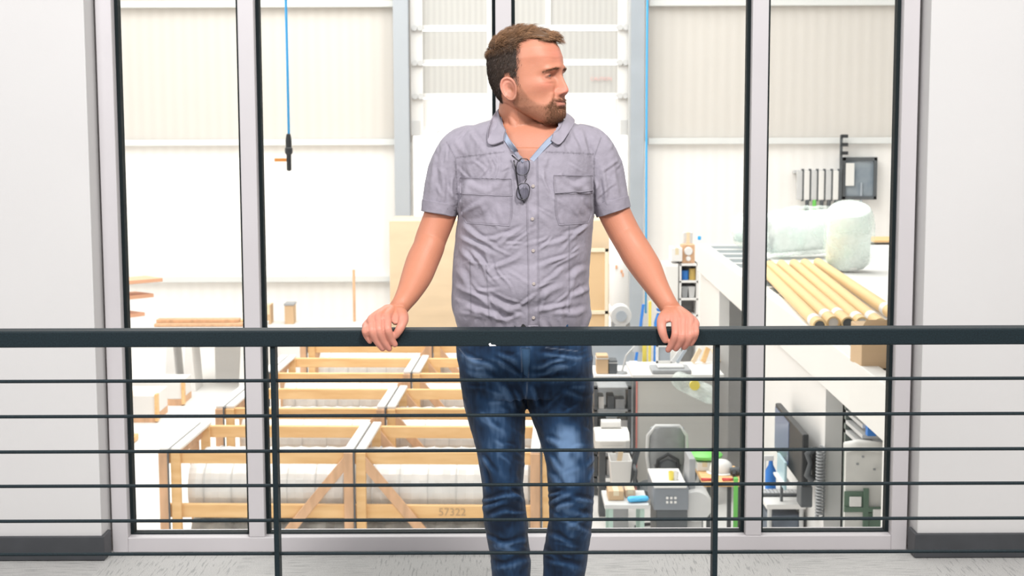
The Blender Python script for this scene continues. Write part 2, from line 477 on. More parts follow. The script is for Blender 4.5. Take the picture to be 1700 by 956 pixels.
def toL(p): return p @ HMi[:3, :3].T + HMi[:3, 3]

def head_surface():
    X, Y, Z, T = head_grid()
    d = face_disp(X, Y, Z)
    # outward direction in horizontal plane, approx ellipse normal
    nx = X/.075**2; ny = Y/.097**2; l = np.sqrt(nx*nx+ny*ny)+1e-9
    # front features push mostly forward
    fr = sss_(-Y, .02, .08)*np.exp(-(X/.03)**4)
    nx = nx/l*(1-fr); ny = ny/l*(1-fr)-fr; l = np.sqrt(nx*nx+ny*ny); 
    return X+nx/l*d, Y+ny/l*d, Z, T
EYES = [(-.0310, -.0742, -.001), (.0310, -.0742, -.001)]; ER = .0118
body = MB()
HX, HY, HZ, HTt = head_surface()
hp = toW(np.stack([HX, HY, HZ], -1).reshape(-1, 3)).reshape(HX.shape+(3,))
body.loft([[tuple(v) for v in row] for row in hp], True)
# eyelids
for ex, ey, ez in EYES:
    nu, nv = 72, 48; rings = []
    for i in range(1, nv):
        a = math.pi*i/nv; ring = []
        for k in range(nu):
            b = 2*math.pi*k/nu
            v = np.array([math.sin(a)*math.cos(b), math.cos(a), math.sin(a)*math.sin(b)])   # pole along +-y
            x = v[0]*.0134; z = v[2]*.0134+.22*(abs(ex+v[0]*.0134)-.031)
            r = .0136
            if v[1] < 0:
                h = .0029*max(0, 1-(x/.0122)**2)
                zc = z+.0008
                o = h-abs(zc)
                if o > 0: r = .0136-min(o/.0010, 1)*.0042
            ring.append(toW(np.array([[ex+v[0]*r, ey+v[1]*r, ez+v[2]*r]]))[0])
        rings.append([tuple(q) for q in ring])
    body.loft(rings, True)
# ears (both)
def ear(side):
    H = .0340; Wd = .0215; rings = []
    n = 40; m = 14
    def pos(u, v, back):
        # u 0..1 around, v 0..1 radius
        a = 2*math.pi*u
        ex = math.cos(a)*v; ez = math.sin(a)*v
        w = Wd*(1.0+.16*math.sin(a)) if True else Wd
        x = ex*w; z = ez*H
        if ez < -.4: x += .004*(-ez-.4)
        rim = math.exp(-((v-.86)/.11)**2)
        lobe = sss_(np.array(-math.sin(a)), .55, .9)
        front = sss_(np.array(math.cos(a)), .3, .9)
        t = .0070*rim*(1-.5*float(front)) - .0085*math.exp(-(((ex-.12)**2+(ez+.12)**2)/.15)) + .0022*math.exp(-((v-.55)/.1)**2)*(1-float(lobe))*(1-float(front)) + .002*float(lobe)
        if back: t = -.0105*(1-v*v)-.0022
        return Vector((x, t, z))
    fr_ = [[pos(k/n, (j+1)/m*.97, False) for k in range(n)] for j in range(m)]
    bk_ = [[pos(k/n, (j+1)/m*.97, True) for k in range(n)] for j in range(m)][::-1]
    mid = [[Vector((p.x*1.05, (p.y+q.y)/2, p.z*1.03)) for p, q in zip(fr_[-1], bk_[0])]]
    rr = fr_+mid+bk_
    # ear frame: local x -> forward(-y of head), y -> outward
    out = Vector((side*math.cos(R(28)), math.sin(R(28))*1.0-.0, 0)); out = Vector((side*.90, -.10, .0)).normalized()
    # plane tilted: rear edge sticks out
    fo = Vector((-side*.33, -.94, 0)).normalized(); ou = Vector((side*.94, -.33, 0)).normalized()
    upz = Vector((0, .14, .99)).normalized()
    c = Vector((side*.0865, .006, -.029))
    ring2 = [[c+fo*p.x+ou*p.y+upz*p.z for p in r] for r in rr]
    q = [[tuple(toW(np.array([list(v)]))[0]) for v in r] for r in ring2]
    body.loft(q, True)
ear(-1); ear(1)
# neck
limb(body, [pr(868, 262, YB+.005, .088, .080), pr(866, 235, YB+.004, .070, .066), pr(864, 205, YB+.003, .0590, .061), pr(863, 180, YB+.002, .057, .064), pr(864, 150, YB+.004, .050, .056)], 40, 6)
# adam's apple / throat tendon
limb(body, [pr(902, 205, YB-.045, .012, .012), pr(893, 225, YB-.052, .012, .012), pr(882, 250, YB-.060, .012, .01)], 14, 4)
limb(body, [pr(845, 178, YB-.035, .012, .012), pr(856, 215, YB-.052, .012, .012), pr(871, 250, YB-.065, .011, .01)], 14, 4)
# torso core
def ringz(xl, xr, py, yf, yb, n=48, e=2.4, Y=None):
    Y = YB if Y is None else Y
    a = P(xl, py, Y); b = P(xr, py, Y); cx = (a.x+b.x)/2; w = (b.x-a.x)/2; z = (a.z+b.z)/2
    out = []
    for k in range(n):
        t = 2*math.pi*k/n; c = math.cos(t); s = math.sin(t)
        x = cx+w*math.copysign(abs(c)**(2/e), c); d = (yb if s > 0 else yf)
        out.append((x, Y+math.copysign(abs(s)**(2/e), s)*d, z))
    return out
def torso_rows(ins):
    T = [(193, 832, 912, .050, .075), (200, 812, 938, .065, .085), (208, 786, 958, .078, .092), (218, 766, 976, .090, .100), (232, 754, 990, .102, .108),
         (255, 754, 996, .116, .112), (300, 760, 990, .130, .115), (345, 762, 986, .134, .112), (400, 757, 981, .134, .108), (450, 752, 977, .140, .106), (500, 750, 979, .142, .108), (522, 752, 981, .138, .108), (540, 761, 975, .128, .105), (556, 765, 974, .120, .103)]
    q = catmull(T, 5)
    return [ringz(r[1]+ins*620, r[2]-ins*620, r[0]+(ins*620 if r[0] < 240 else 0), r[3]-ins, r[4]-ins) for r in q]
body.loft(torso_rows(.010), True)
# chest fill behind open collar
body.sph(P(873, 245, YB-.045), (.055, .045, .050), 30, 20)
# arms
ARM_L = [pr(768, 243, YB, .050, .052), pr(750, 290, YB-.005, .050, .050), pr(731, 355, YB-.015, .044, .046), pr(716, 395, YB-.03, .0425, .045), pr(711, 412, YB-.045, .0425, .046), pr(702, 432, YB-.065, .0435, .043), pr(692, 458, YB-.10, .0410, .038), pr(679, 485, YB-.145, .0325, .031), pr(667, 504, YB-.18, .0260, .024), pr(660, 514, YR+.085, .0255, .019)]
ARM_R = [pr(977, 240, YB, .050, .052), pr(996, 290, YB-.005, .050, .050), pr(1019, 350, YB-.015, .044, .046), pr(1036, 385, YB-.03, .0425, .045), pr(1046, 402, YB-.045, .0425, .046), pr(1058, 422, YB-.065, .0430, .043), pr(1074, 447, YB-.10, .0405, .038), pr(1091, 477, YB-.145, .0315, .031), pr(1107, 503, YB-.18, .0260, .024), pr(1114, 514, YR+.085, .0265, .019)]
limb(body, ARM_L, 36, 6); limb(body, ARM_R, 36, 6)
# hands : wrist, then rays
def finger(mb, pts, rads, flat=.92):
    rows = []
    for (px, py, Y), r in zip(pts, rads):
        p = P(px, py, Y); rows.append((p.x, p.y, p.z, r, r*flat))
    q = catmull(rows, 5); pts_ = [Vector(v[:3]) for v in q]; rad = [(v[3], v[4]) for v in q]
    t = (pts_[-1]-pts_[-2]).normalized(); a, b = rad[-1]
    for s in (.35, .65, .87, .98):
        pts_.append(Vector(q[-1][:3])+t*a*s); k = math.sqrt(1-s*s); rad.append((a*k, b*k))
    mb.tube(pts_, rad, 18, True, (0, 1, 0.01) if False else None)
Yf = YR-.0088
def hand(mb, wr, mcps, pips, dips, tips, thumb, web):
    finger(mb, [(wr[0], wr[1]+3, YR+.072), ((wr[0]+web[0])/2, (wr[1]+web[1])/2, YR+.050), (web[0], web[1]-2, YR+.026), (web[0], web[1]+3, YR+.010)], [.016, .0155, .0135, .0085], .8)
    for i, (m_, p_, d_, t_) in enumerate(zip(mcps, pips, dips, tips)):
        wx = wr[0]+(m_[0]-wr[0])*.32
        rm = [.0118, .0122, .0122, .0112][i]; rf = [.0097, .0098, .0093, .0084][i]
        mx_ = ((wx+m_[0])/2, (wr[1]+m_[1])/2-1.5)
        finger(mb, [(wx, wr[1]+1, YR+.080), (mx_[0], mx_[1], YR+.050), (m_[0], m_[1], YR+.018), ((m_[0]+p_[0])/2, m_[1]+(p_[1]-m_[1])*.42, YR-.001), (p_[0], p_[1]-1, Yf-.012), (d_[0], d_[1], Yf-.005), (t_[0], t_[1]-4.5, Yf+(.004 if t_[1] > 578 else 0))],
               [.0150, .0130, rm, rf*1.08, rf*1.06, rf*.93, rf*.82])
    # palm filler
    rows = []
    c = (sum(m[0] for m in mcps)/4, sum(m[1] for m in mcps)/4)
    for t in (0, .35, .7, 1.0):
        x = wr[0]+(c[0]-wr[0])*t; y = wr[1]+3+(c[1]+4-wr[1]-3)*t
        p = P(x, y, YR+.080-.06*t)
        rows.append((p.x, p.y, p.z, .022+.012*t, .012))
    q = catmull(rows, 4); 
    mb.tube([Vector(v[:3]) for v in q], [(v[3], v[4]) for v in q], 24, True, (0, .35, 1))
    finger(mb, thumb, [.0155, .0160, .0140, .0120, .0112, .0092])
hand(body, (661, 512), [(643, 526), (629, 526), (617, 530), (609, 539)], [(644, 548), (629.5, 549), (617.5, 550), (606, 550)],
     [(650, 562), (637, 566), (625, 566), (608.5, 558)], [(655.5, 576), (646, 583), (635, 583), (614, 571)],
     [(662, 516, YR+.070), (667, 521, YR+.045), (669.5, 530, YR+.018), (668, 537, YR-.003), (663, 547, Yf-.004), (657, 556.5, Yf-.003)], (656.5, 532))
hand(body, (1113, 514), [(1121, 530), (1133, 529), (1145, 530), (1154, 536)], [(1121, 556), (1133, 558), (1145, 557), (1155, 553)],
     [(1116, 569), (1128, 570), (1141, 569), (1152.5, 562)], [(1109.5, 585), (1122, 583), (1136, 581), (1147.5, 575)],
     [(1111, 517, YR+.070), (1105, 523, YR+.045), (1099.5, 531, YR+.018), (1098, 540, YR-.003), (1100, 552, Yf-.003), (1104.5, 564, Yf-.002)], (1109, 528))
# legs under the jeans
def legrows(side):
    if side < 0: T = [(640, 790, 868), (700, 779, 868), (750, 791, 869), (806, 803, 866), (864, 806, 874), (927, 817, 879)]
    else: T = [(640, 885, 975), (700, 893, 982), (750, 904, 983), (806, 913, 983), (864, 915, 979), (927, 904, 973)]
    rows = []
    for y, a, b in T:
        p = P((a+b)/2, y, YB+.01); w = (b-a)/2/620; rows.append((p.x, p.y, p.z, w-.012, w*.95-.010 if y > 690 else .095))
    x = rows[-1][0]
    rows += [(x+.002, YB+.03, .20, .045, .048), (x, YB+.03, .10, .036, .042), (x, YB+.0, .075, .038, .05)]
    return rows
for s in (-1, 1):
    limb(body, legrows(s), 24, 4)
    x = legrows(s)[-1][0]
    limb(body, [(x, YB+.05, .05, .03, .035), (x+.01*s, YB-.05, .045, .038, .03), (x+.02*s, YB-.14, .035, .035, .02)], 16, 4, (0, 0, 1))
body.loft([ringz(770, 966, y, .10, .09) for y in (548, 580, 620, 650)], True)

me_body = remesh(body, .0020, 'body', 1, .4)
me_body.polygons.foreach_set('use_smooth', [True]*len(me_body.polygons))
V = getv(me_body); Lc = toL(V)
Nn = getn(me_body)
base = np.array([.505, .210, .130]); N = len(V); col = np.tile(base, (N, 1))
def blend(col, m, c): return col*(1-m[:, None])+np.array(c)*m[:, None]
nz_ = vnoise(V, 45, 1)*.5+vnoise(V, 120, 2)*.5
col *= (1+nz_*.05)[:, None]
headm = sss_(V[:, 2], HC.z-.16, HC.z-.11)
lx, ly, lz = Lc.T; ax = np.abs(lx)
th = np.degrees(np.arctan2(ax, -ly))
front = (ly < -.03)
def Gm(c, x0, z0, sx, sz): return np.exp(-((ax-x0)/sx)**2-((lz-z0)/sz)**2)*front*headm
col = blend(col, .55*Gm(0, 0, .055, .05, .022), (.66, .23, .165))
col = blend(col, .60*Gm(0, .045, -.025, .018, .016), (.63, .215, .15))
col = blend(col, .75*Gm(0, 0.0, -.042, .018, .011), (.66, .21, .16))
col = blend(col, .5*Gm(0, .032, -.006, .016, .009), (.48, .22, .16))
# ears redder
earm = ((ax > .080)*(np.abs(ly-.006) < .032)*(np.abs(lz+.027) < .045)).astype(float)*headm
col = blend(col, .5*earm, (.68, .28, .22))
# hand redness
px_, py_ = nprj(V)
hm = ((py_ > 505)*(py_ < 592)*(V[:, 1] < YR+.12)).astype(float)
col = blend(col, hm*sss_(py_, 508, 530)*.55, (.64, .27, .215))
col = blend(col, hm*sss_(py_, 560, 580)*.30, (.60, .24, .20))
# shade under the chin painted into the neck colour
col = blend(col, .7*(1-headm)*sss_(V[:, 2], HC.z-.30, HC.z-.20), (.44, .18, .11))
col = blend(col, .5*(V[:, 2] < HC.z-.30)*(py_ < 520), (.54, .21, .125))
# lips
lip = np.exp(-(ax/.024)**6)*np.exp(-((lz+.0745)/.0085)**4)*front*headm
col = blend(col, .75*lip, (.50, .20, .155))
crev = np.exp(-(ax/.026)**6)*np.exp(-((lz+.0718-.10*ax)/.0016)**2)*front*headm
col = blend(col, .7*crev, (.16, .05, .04))
# stubble base
def beard_mask(ax, ly, lz):
    th = np.degrees(np.arctan2(ax, -ly))
    up = np.interp(th, [0, 10, 18, 24, 32, 45, 60, 72, 80, 90, 100], [-.0595, -.0595, -.0610, -.068, -.076, -.070, -.052, -.024, -.006, -.005, -.02])
    m = sss_(up-lz, -.004, .010)*(th < 97)
    goat = sss_(30-th, 0, 6)
    lipm = np.exp(-(ax/.024)**6)*np.exp(-((lz+.0748)/.0080)**6)
    m = m*(1-lipm)
    chin = np.exp(-(ax/.022)**4)*np.exp(-((lz+.098)/.012)**2)
    jawe = np.exp(-((lz+.108-.0006*th)/.018)**2)
    dens = .40+.42*sss_(30-th, -6, 8)+.22*jawe-.30*chin+.12*np.exp(-((th-70)/14)**2)
    return m*dens
bmk = beard_mask(ax, ly, lz)*headm*(lz > -.124)
col = blend(col, np.clip(bmk*1.0, 0, .70), (.25, .115, .068))
for ex, ey, ez in EYES:
    dd_e = np.linalg.norm(Lc-np.array([ex, ey, ez]), axis=1); slit = np.abs(lz-ez+.0008+.22*(ax-.031))
    col = blend(col, (dd_e < .0150)*np.exp(-(np.maximum(slit-.0022, 0)/.0016)**2)*np.exp(-((lx-ex)/.0125)**6)*.75, (.16, .07, .045))
nost = Gm(0, .009, -.0535, .0055, .0022)+0; col = blend(col, .8*nost, (.20, .06, .045))
def hmask_f(th, z):
    topm = sss_(z-.086-.012*np.exp(-((th-48)/20)**2)+.05*sss_(th, 72, 90), -.004, .008)
    hs = np.interp(th, [60, 70, 82, 88, 91, 96, 104, 112, 125, 140, 180], [-.01, -.018, -.024, -.024, -.004, .010, .010, -.020, -.052, -.066, -.072])
    sidem = sss_(th, 64+6*sss_(.05-z, 0, .05), 87)*sss_(z-hs, -.004, .012)
    return np.maximum(topm, sidem)
def hairline(th):
    return np.interp(th, [0, 20, 32, 42, 52, 60, 66, 70, 74, 77, 82, 87, 91, 96, 104, 112, 125, 140, 180], [.088, .089, .096, .100, .101, .099, .092, .074, .046, .020, -.012, -.024, -.004, .010, .010, -.020, -.052, -.066, -.072])
hl = hairline(th); hmask = hmask_f(th, lz)*headm*(1-earm)
side_f = (1-sss_(lz, .05, .085))*hmask
col = blend(col, hmask*.80, (.075, .048, .034))
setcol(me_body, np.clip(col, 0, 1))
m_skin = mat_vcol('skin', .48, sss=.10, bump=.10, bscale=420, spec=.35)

man = thing('person', 'man in grey short-sleeved shirt and blue jeans leaning on the dark railing, looking right', 'person', (P(872, 500, YB).x, YB, 0))
def from_world(name, me, m, parent, label=None):
    rl = np.array(ROOT[parent.name]); v = getv(me)-rl; setv(me, v)
    o = link(name, me, m, parent); ROOT[o.name] = ROOT[parent.name]
    if label: o['label'] = label
    return o
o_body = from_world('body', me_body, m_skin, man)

# eyes
m_eye = mat_vcol('eye', .15, spec=.6)
for ex, ey, ez in EYES:
    e = MB(); e.sph((0, 0, 0), ER, 40, 30)
    vs = np.array(e.v); gaze = np.array([.10, -1, .02]); gaze /= np.linalg.norm(gaze)
    dd = (vs/np.linalg.norm(vs, axis=1)[:, None]) @ gaze; an = np.degrees(np.arccos(np.clip(dd, -1, 1)))
    cc = np.tile([.46, .38, .35], (len(vs), 1)); cc = blend(cc, (an < 29)*1.0, (.06, .075, .08)); cc = blend(cc, (an < 12)*1.0, (.004, .004, .004))
    wv = toW(vs+np.array([ex, ey, ez])); e.v = [tuple(q) for q in wv]
    o = build('eye', e, m_eye, man, smooth=True, world=True); setcol(o.data, cc)

# ---- hair
def strands(name, pts, nrm, dirs, lens, wid, cols, m, seg=3, sag=0.0, extra=None):
    """each strand a tapered 3-sided prism, vectorised. dirs: initial direction; bends toward dirs2"""
    n = len(pts); S = seg+1
    side = np.cross(dirs, nrm); side /= np.linalg.norm(side, axis=1)[:, None]+1e-9
    vs = []; cl = []
    for j in range(S):
        t = j/seg
        c = pts+dirs*(lens*t)[:, None]+nrm*(sag*lens*(t*(1-t)))[:, None]
        w = wid*(1-t*.85)
        for a in range(3):
            an = 2*math.pi*a/3
            vs.append(c+side*(w*math.cos(an))[:, None]+nrm*(w*math.sin(an))[:, None]); cl.append(cols*(1+.0*t))
    vs = np.stack(vs, 1).reshape(-1, 3); cl = np.stack(cl, 1).reshape(-1, 3)
    b = np.arange(n)*(S*3); F_ = []
    for j in range(seg):
        for a in range(3):
            c_ = (a+1) % 3
            F_.append(np.stack([b+j*3+a, b+j*3+c_, b+(j+1)*3+c_, b+(j+1)*3+a], 1))
    F_.append(np.stack([b+seg*3, b+seg*3+1, b+seg*3+2, b+seg*3+2], 1)[:, :4])
    q = np.concatenate(F_[:-1]).tolist()
    return vs, q, cl
rng = np.random.default_rng(5)
def sample_head(mask_fn, n, zlo=-.125, zhi=.121):
    """area-weighted random samples on the head grid in local space"""
    A = np.stack([HX, HY, HZ], -1)
    nz, nt = HX.shape
    dz = np.gradient(A, axis=0); dt = (np.roll(A, -1, 1)-np.roll(A, 1, 1))/2
    cr = np.cross(dt, dz); ar = np.linalg.norm(cr, axis=-1); nn = cr/(ar[..., None]+1e-12)
    pos = A.reshape(-1, 3); nn = nn.reshape(-1, 3); ar = ar.ravel()
    # orient outward
    s = np.sign((nn*pos).sum(1)); nn = nn*s[:, None]
    m = mask_fn(pos); p = ar*m; p /= p.sum()
    idx = rng.choice(len(pos), n, p=p)
    jit = (rng.random((n, 3))-.5)*.0014
    return pos[idx]+jit, nn[idx]
def thdeg(p): return np.degrees(np.arctan2(np.abs(p[:, 0]), -p[:, 1]))
def hair_mask(p):
    t = thdeg(p); h = hairline(t); e = ((np.abs(p[:, 0]) > .07)*(np.abs(p[:, 1]-.006) < .017)*(p[:, 2] < .002))
    return hmask_f(t, p[:, 2])**1.5*(1-e)
hp_, hn_ = sample_head(hair_mask, 17000)
top = sss_(hp_[:, 2], .058, .104)
t_ = thdeg(hp_); frontal = 1-sss_(t_, 40, 100)
nA = vnoise(hp_, 38, 3); nB = vnoise(hp_, 26, 7); nC = vnoise(hp_, 90, 9)
# flow direction: top sweeps forward and to his right side of part, sides down/back
flow = np.zeros_like(hp_)
flow[:, 1] = -(top)*(1.0)+(1-top)*.25
flow[:, 0] = top*(.30+.7*nA)+0
flow[:, 2] = -(1-top)*.9+top*(.28+.55*nB)
flow += rng.normal(0, .16, hp_.shape)
lift = top*(.50+.55*nB+.25*nC)+(1-top)*.42
d_ = flow-hn_*(flow*hn_).sum(1)[:, None]; d_ /= np.linalg.norm(d_, axis=1)[:, None]+1e-9
d_ = d_+hn_*lift[:, None]; d_ /= np.linalg.norm(d_, axis=1)[:, None]
ln = (.0075+.0205*top+.004*top*nC)*(1+rng.normal(0, .13, len(hp_)))
crown = np.exp(-((hp_[:, 1]-.075)/.03)**2)*sss_(hp_[:, 2], .06, .09)
ln += .004*crown
hue = rng.random(len(hp_))[:, None]
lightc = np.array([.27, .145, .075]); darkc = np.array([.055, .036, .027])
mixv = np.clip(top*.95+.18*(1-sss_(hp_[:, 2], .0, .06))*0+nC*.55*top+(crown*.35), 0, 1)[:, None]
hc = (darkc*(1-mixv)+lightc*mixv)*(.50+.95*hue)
hc += ((rng.random(len(hp_)) < .05)*(1-top))[:, None]*np.array([.16, .15, .14])
# cap shell (a closed thin layer under the strands)
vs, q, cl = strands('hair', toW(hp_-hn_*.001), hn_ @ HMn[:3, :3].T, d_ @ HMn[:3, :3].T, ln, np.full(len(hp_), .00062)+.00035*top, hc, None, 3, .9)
ct = []; nzg, ntg = HX.shape; step = 3
A = np.stack([HX, HY, HZ], -1)[::step, ::step]; shp = A.shape[:2]; Af = A.reshape(-1, 3)
mk = hair_mask(Af); tp = sss_(Af[:, 2], .070, .100); nrmA = Af/np.array([.075, .097, .11])**2; nrmA /= np.linalg.norm(nrmA, axis=1)[:, None]
off = (.0012+.0085*tp*(1+.5*vnoise(Af, 60, 4)))*sss_(mk, .2, 1)-.003*(1-sss_(mk, 0, .3))
capv = toW(Af+nrmA*off[:, None]); fi = []
mk2 = mk.reshape(shp)
for i in range(shp[0]-1):
    for k in range(shp[1]):
        l = (k+1) % shp[1]
        if min(mk2[i, k], mk2[i+1, k], mk2[i, l], mk2[i+1, l]) > .45: fi.append([i*shp[1]+k, i*shp[1]+l, (i+1)*shp[1]+l, (i+1)*shp[1]+k])
lastr = (shp[0]-1)*shp[1]; fi.append([lastr+k for k in range(shp[1])])
nb = len(vs); allv = np.concatenate([vs, capv]); allf = q+[[a+nb for a in f] for f in fi]
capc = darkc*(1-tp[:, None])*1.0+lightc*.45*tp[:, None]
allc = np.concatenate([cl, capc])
def raw(name, v, f, c, m, parent, label=None, smooth=True):
    me = bpy.data.meshes.new(name); rl = np.array(ROOT[parent.name]); me.from_pydata((v-rl).tolist(), [], f); setcol(me, np.clip(c, 0, 1))
    if smooth: me.polygons.foreach_set('use_smooth', [True]*len(me.polygons))
    o = link(name, me, m, parent); ROOT[o.name] = ROOT[parent.name]
    if label: o['label'] = label
    return o
m_hair = mat_vcol('hair', .5, spec=.35)
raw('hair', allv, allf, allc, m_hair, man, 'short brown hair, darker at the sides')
# beard and moustache
def bm_(p):
    b = beard_mask(np.abs(p[:, 0]), p[:, 1], p[:, 2])*(p[:, 2] > -.1255); b = b*(p[:, 1] < .02)
    return b
bp_, bn_ = sample_head(bm_, 5600)
fl_ = np.zeros_like(bp_); fl_[:, 2] = -1; fl_[:, 1] = -.1; fl_ += rng.normal(0, .3, bp_.shape)
must = (np.abs(bp_[:, 0]) < .032)*(bp_[:, 2] > -.070)
fl_[:, 0] += np.sign(bp_[:, 0])*.7*must
dd_ = fl_-bn_*(fl_*bn_).sum(1)[:, None]; dd_ /= np.linalg.norm(dd_, axis=1)[:, None]; dd_ = dd_+bn_*.45; dd_ /= np.linalg.norm(dd_, axis=1)[:, None]
tb = thdeg(bp_); gl = 1-sss_(tb, 18, 44)
lb = (.0022+.0042*gl)*(1+rng.normal(0, .2, len(bp_)))
bc = (np.array([.21, .098, .052])*(.55+.9*rng.random(len(bp_))[:, None]))
vs, q, cl = strands('beard', toW(bp_-bn_*.0005), bn_ @ HMn[:3, :3].T, dd_ @ HMn[:3, :3].T, lb, .00020+.00032*gl, bc*(1+.5*(1-gl))[:, None], None, 2, .5)
raw('beard', vs, q, cl, m_hair, man, 'short reddish brown beard and moustache')
# brows
def brow(p):
    ax = np.abs(p[:, 0]); zc = .0150-.20*(ax-.014)+.003*np.sin(np.clip((ax-.012)/.036, 0, 1)*math.pi)
    return ((ax > .012)*(ax < .049)*(p[:, 1] < 0))*np.exp(-((p[:, 2]-zc)/.0024)**2)
for sd_ in (-1, 1):
  wp, wn = sample_head(lambda p: brow(p)*(p[:, 0]*sd_ > 0), 260)
  fl_ = np.zeros_like(wp); fl_[:, 0] = np.sign(wp[:, 0]); fl_[:, 2] = .25; fl_ += rng.normal(0, .2, wp.shape)
  dd_ = fl_-wn*(fl_*wn).sum(1)[:, None]; dd_ /= np.linalg.norm(dd_, axis=1)[:, None]; dd_ = dd_+wn*.25; dd_ /= np.linalg.norm(dd_, axis=1)[:, None]
  vs, q, cl = strands('brows', toW(wp), wn @ HMn[:3, :3].T, dd_ @ HMn[:3, :3].T, np.full(len(wp), .0062), np.full(len(wp), .00032), np.array([.26, .135, .075])*(.6+.7*rng.random(len(wp))[:, None]), None, 2, .4)
  raw('eyebrow', vs, q, cl, m_hair, man)
# ---- clothing
def segd(px, py, a, b):
    ax_, ay_ = a; bx_, by_ = b; dx = bx_-ax_; dy = by_-ay_; L2 = dx*dx+dy*dy
    t = ((px-ax_)*dx+(py-ay_)*dy)/L2; tc_ = np.clip(t, 0, 1)
    d = np.hypot(px-ax_-tc_*dx, py-ay_-tc_*dy)
    s = ((px-ax_)*dy-(py-ay_)*dx)/math.sqrt(L2)
    return d, s, t
def crease(px, py, segs, wob=None):
    h = np.zeros(len(px))
    wx = px+vnoise(np.stack([px, py, px*0], 1), .035, 11)*7; wy = py+vnoise(np.stack([px, py, px*0], 1), .035, 12)*7
    for (a, b, A, w) in segs:
        d, s, t = segd(wx, wy, a, b)
        tp = np.clip(np.minimum(t+.12, 1.12-t)/.45, 0, 1); tp = tp*tp*(3-2*tp)
        h += A*tp*(np.exp(-(s/w)**2)-.65*np.exp(-((s-1.55*w)/(w*.85))**2))*(np.abs(s) < 6*w)
    return h
def q2(l, ox=690, oy=170, k=2.516):
    return [((ox+a/k, oy+b/k), (ox+c/k, oy+d/k), A, w) for a, b, c, d, A, w in l]

sh = MB()
rows = torso_rows(-.001); sh.loft(rows, True)
def sleeve(rows, rin):
    q = catmull(rows, 6); pts = [Vector(r[:3]) for r in q]; rad = [(r[3], r[4]) for r in q]
    t = (pts[-1]-pts[-2]).normalized()
    pts.append(pts[-1]+t*.002); rad.append((rad[-1][0]-.003, rad[-1][1]-.003))
    n0 = len(pts)-2
    for i in range(n0, n0-9, -1):
        pts.append(pts[i].copy()); rad.append((q[i][3]-rin, q[i][4]-rin))
    sh.tube(pts, rad, 40, True, (0, 1, 0))
sleeve([pr(795, 236, YB, .050, .070), pr(768, 247, YB, .058, .070), pr(750, 275, YB-.003, .060, .068), pr(739, 310, YB-.008, .0555, .064), pr(732, 335, YB-.012, .0500, .060), pr(729, 351, YB-.014, .0475, .057)], .0068)
sleeve([pr(952, 234, YB, .050, .070), pr(978, 246, YB, .058, .070), pr(995, 273, YB-.003, .060, .068), pr(1006, 308, YB-.008, .0555, .064), pr(1013, 333, YB-.012, .0500, .060), pr(1018, 348, YB-.014, .0475, .057)], .0068)
# chest fullness
sh.sph(P(815, 330, YB-.02), (.095, .105, .11), 30, 20); sh.sph(P(930, 330, YB-.02), (.092, .105, .11), 30, 20)
sh.sph(P(866, 470, YB-.02), (.150, .135, .13), 40, 24)
me_sh = remesh(sh, .0030, 'shirt', 6, .5)
V = getv(me_sh); Nn = getn(me_sh); px_, py_ = nprj(V)
ff = sss_(-Nn[:, 1], -.1, .5)
cr = q2([(180, 560, 330, 640, 4.5, 5), (225, 630, 330, 725, 4.5, 5), (170, 760, 300, 850, 5, 5.5), (340, 600, 455, 520, 4, 4.5), (290, 830, 445, 872, 5, 5), (190, 870, 410, 905, 5, 5),
  (320, 700, 460, 640, 3.5, 4.5), (165, 690, 250, 800, 4, 5), (180, 620, 250, 690, 3.5, 4), (260, 560, 420, 560, 3, 4), (190, 500, 300, 590, 3.5, 4.5),
  (500, 700, 650, 640, 3.5, 4.5), (505, 835, 610, 765, 4, 5), (500, 885, 650, 850, 4.5, 5), (600, 560, 720, 520, 3, 4), (640, 750, 725, 690, 4, 4.5), (560, 895, 715, 880, 4.5, 5), (520, 600, 640, 560, 2.6, 4), (520, 770, 640, 700, 2.8, 4), (640, 830, 735, 770, 4, 5),
  (165, 440, 235, 330, 4.5, 5), (180, 480, 290, 400, 3.5, 4.5), (745, 450, 690, 340, 4.5, 5), (730, 400, 650, 330, 3, 4), (640, 100, 690, 215, 3.2, 4.5), (680, 95, 735, 230, 3.0, 4.5), (600, 120, 640, 230, 2.4, 4),
  (230, 120, 290, 215, 2.6, 5), (170, 150, 215, 220, 2.4, 4), (400, 240, 430, 420, 4.0, 4.5), (380, 260, 330, 390, 2.4, 4.5), (290, 230, 260, 300, 1.8, 5), (520, 260, 560, 400, 2.0, 5),
  (85, 220, 60, 400, 2.8, 4.5), (120, 260, 110, 420, 3.4, 4.5), (150, 330, 150, 450, 3.4, 4), (800, 220, 860, 400, 2.8, 4.5), (770, 260, 810, 430, 3.4, 4.5), (750, 330, 780, 450, 3.2, 4), (130, 160, 95, 260, 2.4, 5), (790, 150, 830, 260, 2.4, 5),
  (200, 330, 300, 370, 2.2, 5), (640, 350, 720, 330, 2.2, 5), (470, 430, 560, 520, 2.2, 5), (300, 640, 350, 790, 2.2, 5)])
rs = random.Random(4)
for i in range(46):
    x = rs.uniform(770, 970); y = rs.uniform(380, 535); a = rs.gauss(.55, .35)*(1 if x < 868 else -1); L = rs.uniform(10, 32)
    cr.append(((x-L*math.cos(a), y-L*math.sin(a)), (x+L*math.cos(a), y+L*math.sin(a)), rs.uniform(.9, 2.3), rs.uniform(2.2, 4)))
for i in range(75):
    x = rs.uniform(715, 1030); y = rs.uniform(215, 370); a = rs.gauss(1.4, .6); L = rs.uniform(8, 22)
    cr.append(((x-L*math.cos(a), y-L*math.sin(a)), (x+L*math.cos(a), y+L*math.sin(a)), rs.uniform(.8, 2.1), rs.uniform(1.8, 3.6)))
h = crease(px_, py_, cr)*.00145*ff
